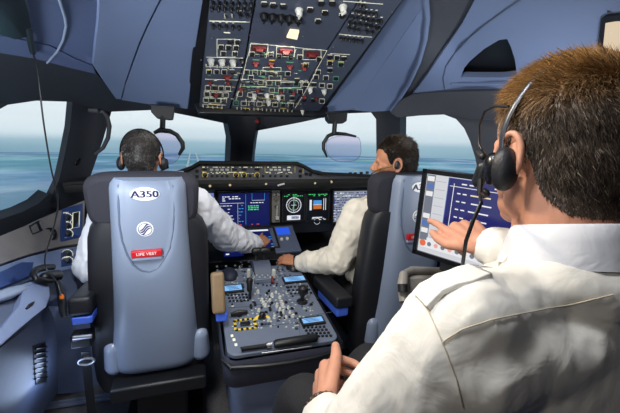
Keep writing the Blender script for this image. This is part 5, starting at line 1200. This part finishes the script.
# ---------- the instructor, near right
IH = Head(P(557, 150, D=.555), (math.sin(R(9)), math.cos(R(9)), -.06), (.02, 0, 1), 1.04)
nb = IH.p(-.035, 0, -.155); nbz = nb.z
SL, SR = nb + V3(-.185, -.015, -.060), nb + V3(.185, .03, -.060)
EL, WL = SL + V3(-.13, .055, -.24), P(323, 411, D=.66)
tipI = onplane(434, 219.5, MF.o, MF.z) + MF.z*.022; KH = .95
WR = min((P(480, 244, D=.60+.005*q) for q in range(38)), key=lambda p: abs((tipI-p).length - .182*KH)); ER = WR + V3(.20, -.20, -.04)
HB = Vector((nb.x, nb.y, 0))
inst = mk_person((nb.x, nb.y, 0), 'person in white shirt and headset, nearest on the right, pointing at the touch monitor')
mb = MB(); IH.shape(mb, nb)
mb.ell(HB+V3(0, 0, .94), (.15, .09, .17)); mb.ell(HB+V3(0, 0, .74), (.14, .09, .16)); limb(mb, [nb+V3(0, 0, -.04), SL+V3(.03, 0, -.03)], [.045, .035]); limb(mb, [nb+V3(0, 0, -.04), SR+V3(-.03, 0, -.03)], [.045, .035])
limb(mb, [SL, EL, WL], [.043, .036, .026]); limb(mb, [SR, ER, WR], [.043, .036, .026])
KL, KR = P(305, 408, D=.86), P(372, 372, D=1.0); HL, HR_ = HB+V3(-.09, 0, .70), HB+V3(.09, 0, .70); AL, AR = KL+V3(0, .03, -.40), KR+V3(0, .03, -.40)
limb(mb, [HL, KL, AL], [.07, .052, .035]); limb(mb, [HR_, KR, AR], [.07, .052, .035])
# left hand resting on the thigh, thumb up; right hand pointing
dl = P(321, 387, D=.73) - WL
hand(mb, WL, dl, (-.95, -.15, .22), 1 if (dl.normalized().cross(Vector((-.95, -.15, .22)))).dot(Vector((1, 0, 0))) > 0 else -1, [(.75, .9, .5), (.9, .95, .5), (1.0, .95, .5), (1.05, .9, .5)], [(.80, .42, -.15), (.92, .25, -.12), (.95, .15, .0)], 1.08, .05, (.046, .032, .026))
nd = (CAM-WR).normalized() + V3(.1, 0, .7); dr = (tipI - WR); 
sgn = 1 if dr.normalized().cross(nd).dot(Vector((0, 0, -1))) > 0 else -1
dh_ = Vector(dr)
HA = ([(.04, .16, .08), (1.0, 1.25, .8), (1.15, 1.25, .7), (1.2, 1.2, .7)], [(.80, .62, -.12), (.97, .18, -.05), (1.0, -.02, .0)], KH, .06, (.040, .036, .030))
for _ in range(4): tt_ = hand(MB(), WR, dh_, nd, sgn, *HA)[0][0]; dh_ = dh_ + (tipI - tt_)
hand(mb, WR, dh_, nd, sgn, *HA)
ib, ibm = body_obj(mb, .0030, inst, skin, 3); eyes(IH, inst)
# shirt
mb = MB(); 
mb.ell(HB+V3(0, .01, .955), (.185, .118, .18)); mb.ell(nb+V3(0, -.014, -.018), (.094, .084, .054)); mb.ell(HB+V3(0, .01, .80), (.178, .122, .20)); mb.ell(HB+V3(0, .01, .68), (.170, .120, .10))
for S, sg in ((SL, 1), (SR, -1)):
    mb.cap(nb+V3(0, .0, -.052), S+V3(0, 0, .0), .056, .060, 20); mb.cap(nb+V3(0, -.035, -.10), S+V3(0, -.02, -.05), .06, .062, 20); mb.cap(nb+V3(0, .03, -.10), S+V3(0, .02, -.05), .06, .062, 20)
limb(mb, [SL, EL], [.068, .070]); limb(mb, [EL, WL.lerp(EL, .17)], [.068, .042]); limb(mb, [SR, ER], [.066, .060]); limb(mb, [ER, WR.lerp(ER, .09)], [.055, .038])
sm = remesh(mb, .006, 18)
for i, v in enumerate(sm.v): pass
wrinkle(sm, .0042, (9, 13, 6), 4); wrinkle(sm, .0018, (24, 30, 17), 11)
ish = sm.build('shirt', shirt_c, inst, smooth=70, fix=False)
collar(nb+V3(0, .004, .014), (IH.u*.9 - IH.f*.10 + V3(0, 0, .3)), IH.f, .066, .036, inst, shirt_w, tilt=.30, drop=.012)
# seams and the epaulette, following the cloth
def onshirt(pts, off=.0015): 
    out = []
    for a, b_ in pts:
        h = hit_on(ish, a, b_, off)
        if h: out.append(h[0])
    return out
def seamline(pts, r_=.0008, m=None, name='seam'):
    q = onshirt([(a[0]+(b_[0]-a[0])*k/8, a[1]+(b_[1]-a[1])*k/8) for a, b_ in zip(pts, pts[1:]) for k in range(8)])
    if len(q) > 2: mb = MB(); mb.tube(q, r_, 6); mb.build(name, m or thread, inst, smooth=60)
thread = mat('seam_thread', (196, 186, 164), rough=.8, var=.05)
seamline([(418, 292), (426, 305), (436, 326), (446, 350), (456, 378), (464, 411)])
seamline([(442, 343), (462, 329), (490, 320), (530, 312), (575, 303), (618, 293)])
mb = MB(); rws = []; ep = []
for a, b_ in ((421, 300), (428, 293), (438, 287), (450, 282), (464, 277), (478, 272), (492, 267), (506, 262)):
    h = hit_on(ish, a, b_, 0)
    if h: ep.append(h)
for i, (p, nm) in enumerate(ep):
    d = (ep[min(i+1, len(ep)-1)][0] - ep[max(i-1, 0)][0]).normalized(); up = nm; sd = d.cross(up).normalized(); t = i/(len(ep)-1)
    lift = .004 + .0025*math.sin(math.pi*min(1, t*1.05+.02)); c = p + up*lift; hw = .016 - .003*t
    rws.append([c - sd*(hw+.003) - up*.006, c - sd*hw, c + sd*hw, c + sd*(hw+.003) - up*.006])
mb.grid(rws, closed=True); mb.add(rws[0], [(0, 1, 2, 3)]); mb.add(rws[-1], [(3, 2, 1, 0)]); mb.build('epaulette', shirt_c, inst, smooth=50, bevel=.001)
# trousers
mb = MB(); mb.ell(HB+V3(0, .0, .68), (.172, .128, .11)); limb(mb, [HL, KL, AL], [.088, .074, .055]); limb(mb, [HR_, KR, AR], [.088, .074, .055]); r_ = remesh(mb, .009, 5); wrinkle(r_, .003, (12, 8, 12), 2); r_.build('trousers', trouser, inst, smooth=70, fix=False)
shoes(inst, [(AL+V3(0, -.03, -.05), AL+V3(0, .16, -.075)), (AR+V3(0, -.03, -.05), AR+V3(0, .16, -.075))])
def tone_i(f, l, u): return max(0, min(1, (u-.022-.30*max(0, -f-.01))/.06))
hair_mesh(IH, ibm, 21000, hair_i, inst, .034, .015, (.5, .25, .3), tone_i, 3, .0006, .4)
mb = MB(); c = WL.lerp(EL, .01); dd = (WL-EL).normalized(); x, y, z = orient(dd); k = 22
for q in range(k): t = 2*math.pi*q/k; mb.ell(c + x*math.cos(t)*.0335 + y*math.sin(t)*.0335, (.0052,)*3, None, 8, 6)
wb = MB(); ring = [c + x*math.cos(2*math.pi*q/24)*.033 + y*math.sin(2*math.pi*q/24)*.033 for q in range(25)]; wb.tube(ring, .0045, 8)
brm = mat('bracelet_bead', (58, 40, 26), rough=.4, var=.3)
t = thing('bracelet', c, 'dark beaded bracelet on the left wrist of the instructor in the foreground', 'bracelet'); wb.build('cord', brm, t); mb.build('bead_row', brm, t)['kind'] = 'stuff'

def headset(hd, label, cup_side=1, boom=None, k=1.0, m=None, cups=True, band_f=0.0, rb=.094):
    t = thing('headset', hd.p(0, 0, .1), label, 'headset')
    mb = MB(); pts = [hd.p(band_f - .004 - .03*max(0, math.cos(a)), math.sin(a)*.092, .014 + math.cos(a)*.109) for a in np.linspace(-1.75, 1.75, 26)]; mb.tube(pts, .0055, 8, flat=.6); mb.build('headband', m or black, t, smooth=60)
    for d in (-1, 1):
        c = hd.p(-.012, d*.090, -.030); x, y, z = orient(hd.l*d, hd.u)
        mb = MB(); mb.ell(c, (.017*k, .018*k, .029*k), (hd.f, hd.l, hd.u), 20, 12); mb.build('ear_cushion', leather, t, smooth=60)
        mb = MB(); mb.ell(c + hd.l*d*.011 + hd.f*.012, (.015*k, .010*k, .022*k), (hd.f, hd.l, hd.u), 20, 12); mb.build('ear_cup', blackgloss, t, smooth=60)
    return t
iht = headset(IH, 'black headset with a silver headband worn by the instructor in the foreground', m=mat('band_steel', (92, 94, 100), rough=.35, metal=.8, var=.05), k=1.1)
L_ = lambda a, b_, d: P(a, b_, D=d)
mb = MB(); mb.tube([IH.p(-.010, .090, .055), IH.p(.02, .090, .060), IH.p(.046, .088, .057), IH.p(.062, .085, .038), IH.p(.060, .084, .008), IH.p(.045, .086, -.005), IH.p(.028, .090, -.012)], .0022, 8); mb.build('wire_loop', black, iht, smooth=60)
mb = MB(); a = IH.p(.026, .096, -.028); mb.cap(a, a - IH.u*.022 + IH.f*.01, .010, .010, 12); mb.cap(IH.p(.030, .096, -.012), IH.p(.040, .095, -.006), .006, .006, 10); mb.build('boom_joint', black, iht)
mb = MB(); mb.tube([IH.p(.034, .096, -.03), IH.p(.055, .084, -.045), IH.p(.082, .062, -.062), IH.p(.108, .035, -.074)], .0028, 8); mb.ell(IH.p(.122, .028, -.072), (.010, .013, .010)); mb.build('microphone_boom', black, iht, smooth=60)
mb = MB(); mb.tube([IH.p(.028, .098, -.045), IH.p(.024, .100, -.066)], [.005, .004], 8); mb.build('cable_gland', black, iht)
mb = MB(); c0 = IH.p(.024, .100, -.066); mb.tube([c0, L_(481, 203, .45), L_(473, 221, .45), L_(466, 241, .46), L_(463, 262, .48), L_(461, 290, .52), L_(460, 330, .56)], .0024, 8); mb.build('cable', black, iht, smooth=60)
# stool the instructor sits on
t = thing('observer_seat', HB, 'black observer seat under the instructor in the foreground', 'seat')
mb = MB(); mb.box(W0, (HB.x, HB.y+.02, .52), (.42, .42, .07)); mb.build('seat_cushion', leather, t, bevel=.02, seg=3)
mb = MB(); mb.cyl(HB+V3(0, 0, .02), HB+V3(0, 0, .49), .05, n=20); mb.build('post', metal, t)
mb = MB(); mb.box(W0, (HB.x, HB.y+.06, .012), (.44, .5, .024)); mb.build('base_plate', black, t, bevel=.004)
fr_ = (AL+AR)/2; mb = MB(); mb.box(W0, (fr_.x, fr_.y+.06, AL.z-.135), (.42, .16, .02)); mb.tube([HB+V3(0, 0, .12), V3(fr_.x, fr_.y, AL.z-.14)], .02, 10); mb.build('footrest', metal, t, bevel=.004)

# ---------- the left pilot
CH = Head(P(142.5, 157, Y=1.74), (.10, 1, -.05), (0, 0, 1), .93)
cap_ = mk_person((-.505, 1.75, 0), 'person with short greying hair and white shirt in the left seat, seen from behind')
nb = CH.p(-.03, 0, -.155); SLc, SRc = Vector((-.68, 1.71, 1.02)), Vector((-.335, 1.71, 1.02))
ELc = Vector((-.775, 1.74, .76)); WLc = Vector((-.72, 1.98, .70)); ERc = P(226, 236, Y=1.86); WRc = P(259, 246, Y=2.04)
mb = MB(); CH.shape(mb, nb); mb.ell((-.505, 1.74, .86), (.14, .085, .2)); mb.ell((-.505, 1.76, .62), (.14, .09, .14))
limb(mb, [nb, SLc], [.05, .04]); limb(mb, [nb, SRc], [.05, .04]); limb(mb, [SLc, ELc, WLc], [.042, .035, .025]); limb(mb, [SRc, ERc, WRc], [.042, .035, .025])
kn = [(Vector((-.59, 1.78, .52)), Vector((-.64, 2.12, .56)), Vector((-.64, 2.22, .10))), (Vector((-.42, 1.78, .52)), Vector((-.40, 2.12, .56)), Vector((-.40, 2.22, .10)))]
for q in kn: limb(mb, q, [.075, .052, .036])
dh = P(266.5, 236, Y=2.12) - WRc; hand(mb, WRc, dh, (CAM-WRc).normalized()+V3(0, 0, .8), 1 if dh.normalized().cross(V3(0, -.7, .7)).dot(V3(-1, 0, 0)) > 0 else -1, [(.2, .3, .2), (.5, .6, .3), (.6, .7, .3), (.7, .7, .3)], [(.8, .6, -.2), (.95, .2, -.1), (1, 0, 0)], .95)
hand(mb, WLc, (.1, 1, -.1), (-.3, 0, 1), -1 if V3(.1, 1, -.1).cross(V3(-.3, 0, 1)).dot(V3(1, 0, 0)) < 0 else 1, [(.4, .5, .3)]*4, [(.8, .6, -.2), (.95, .2, -.1), (1, 0, 0)], .95)
cb, cbm = body_obj(mb, .0045, cap_, skin_d, 3); eyes(CH, cap_)
def shirt_of(root, chest, belly, nb, Ss, arms, m, seed, fat=1.0):
    mb = MB(); mb.ell(chest, (.178, .112, .18)); mb.ell(belly, (.168, .115, .17)); mb.ell(Vector(belly)-V3(0, 0, .10), (.165, .115, .09))
    for S in Ss: mb.cap(nb+V3(0, 0, -.045), S, .058, .058, 18); mb.cap(nb+V3(0, -.03, -.10), S+V3(0, -.015, -.06), .058, .060, 18)
    for S, E_, W_ in arms: limb(mb, [S, E_], [.060*fat, .062*fat]); limb(mb, [E_, W_.lerp(E_, .17)], [.062*fat, .042*fat])
    r_ = remesh(mb, .008, 5); wrinkle(r_, .007, (11, 11, 8), seed); wrinkle(r_, .0035, (25, 22, 20), seed+3); return r_.build('shirt', m, root, smooth=70, fix=False)
shirt_of(cap_, (-.505, 1.72, .90), (-.505, 1.74, .72), nb, (SLc, SRc), ((SLc, ELc, WLc), (SRc, ERc, WRc)), shirt_w, 9, 1.15)
collar(nb+V3(0, 0, -.005), (0, .15, 1), CH.f, .064, .03, cap_, shirt_w)
def trousers_of(root, hipc, legs, seed=1):
    mb = MB(); mb.ell(hipc, (.165, .13, .09)); 
    for q in legs: limb(mb, q, [.085, .070, .052])
    r_ = remesh(mb, .010, 5); wrinkle(r_, .003, (12, 8, 12), seed); r_.build('trousers', trouser, root, smooth=70, fix=False)
trousers_of(cap_, (-.505, 1.78, .54), kn); shoes(cap_, [(q[2]+V3(0, -.03, -.055), q[2]+V3(0, .15, -.06)) for q in kn])
hair_mesh(CH, cbm, 7000, hair_c, cap_, .018, .012, (.5, 0, .2), lambda f, l, u: max(0, min(1, (u-.04)/.04)), 5, .0009, .3)
ht = headset(CH, 'black headset with thin headband worn by the left pilot', rb=.09)
mb = MB(); mb.tube([CH.p(.02, -.105, -.03), CH.p(.07, -.10, -.05), CH.p(.11, -.05, -.07), CH.p(.115, -.02, -.072)], .003, 8); mb.build('microphone_boom', black, ht, smooth=60)

# ---------- the right pilot, head turned left
FH = Head(P(394.5, 162, Y=1.52), (math.sin(R(-62)), math.cos(R(-62)), -.05), (.03, 0, 1), .93)
fo = mk_person((.53, 1.62, 0), 'person with dark hair and white shirt in the right seat, face turned left')
nb = Vector((.535, 1.57, 1.05)); SLf, SRf = Vector((.415, 1.62, .975)), Vector((.735, 1.61, .985))
ELf, WLf = P(338, 260, Y=1.63), P(297, 262, Y=1.83); ERf = Vector((.80, 1.66, .76)); WRf = Vector((.74, 1.9, .70))
mb = MB(); FH.shape(mb, nb); mb.ell((.56, 1.675, .84), (.14, .085, .2)); mb.ell((.56, 1.70, .62), (.14, .09, .14))
limb(mb, [nb, SLf], [.05, .04]); limb(mb, [nb, SRf], [.05, .04]); limb(mb, [SLf, ELf, WLf], [.042, .035, .025]); limb(mb, [SRf, ERf, WRf], [.042, .035, .025])
kn = [(Vector((.45, 1.70, .52)), Vector((.42, 2.10, .56)), Vector((.42, 2.22, .10))), (Vector((.62, 1.70, .52)), Vector((.66, 2.10, .56)), Vector((.66, 2.22, .10)))]
for q in kn: limb(mb, q, [.075, .052, .036])
dh = P(284.5, 258, Y=1.90) - WLf; hand(mb, WLf, dh, (-.1, -.5, 1), 1 if dh.normalized().cross(V3(-.1, -.5, 1)).dot(V3(.3, 1, 0)) > 0 else -1, [(.35, .5, .3), (.4, .5, .3), (.45, .5, .3), (.5, .5, .3)], [(.7, .6, -.4), (.9, .2, -.3), (1, 0, -.2)], .95)
hand(mb, WRf, (0, 1, -.1), (.3, 0, 1), 1 if V3(0, 1, -.1).cross(V3(.3, 0, 1)).dot(V3(-1, 0, 0)) > 0 else -1, [(.4, .5, .3)]*4, [(.8, .6, -.2), (.95, .2, -.1), (1, 0, 0)], .95)
fb, fbm = body_obj(mb, .0045, fo, skin_d, 3); eyes(FH, fo)
shirt_of(fo, (.56, 1.675, .88), (.56, 1.70, .72), nb, (SLf, SRf), ((SLf, ELf, WLf), (SRf, ERf, WRf)), shirt_b, 21, 1.15)
collar(nb+V3(0, 0, .0), (0, .1, 1), (-.4, .8, 0), .064, .03, fo, shirt_b)
trousers_of(fo, (.56, 1.74, .54), kn, 3); shoes(fo, [(q[2]+V3(0, -.03, -.055), q[2]+V3(0, .15, -.06)) for q in kn])
hair_mesh(FH, fbm, 8000, hair_f, fo, .034, .022, (-.5, .1, .35), lambda f, l, u: max(0, min(1, (u-.03)/.04)), 8, .0009, .35)
t = thing('headset', FH.p(.05, .08, -.02), 'thin brown headset boom beside the cheek of the right pilot', 'headset')
brn = mat('boom_brown', (120, 86, 40), rough=.4, var=.05)
mb = MB(); mb.tube([FH.p(-.01, .088, -.005), FH.p(.03, .086, -.02), FH.p(.07, .072, -.03), FH.p(.10, .05, -.045), FH.p(.112, .03, -.055)], .004, 8); mb.build('microphone_boom', brn, t, smooth=60)
mb = MB(); mb.ell(FH.p(-.008, .090, -.012), (.014, .008, .018), (FH.f, FH.l, FH.u)); mb.build('ear_piece', black, t, smooth=60)
c = WLf.lerp(ELf, .03); x, y, z = orient(WLf-ELf); t = thing('wristwatch', c, 'dark wristwatch on the left wrist of the right pilot', 'watch')
mb = MB(); mb.tube([c + x*math.cos(2*math.pi*q/24)*.031 + y*math.sin(2*math.pi*q/24)*.031 for q in range(25)], .007, 8); mb.build('strap', black, t, smooth=60)
up = V3(0, -.3, 1); up = (up-z*up.dot(z)).normalized(); mb = MB(); mb.lathe(c+up*.030, up, [(.017, 0), (.018, .004), (.016, .008)], 20); mb.build('watch_case', blackgloss, t)
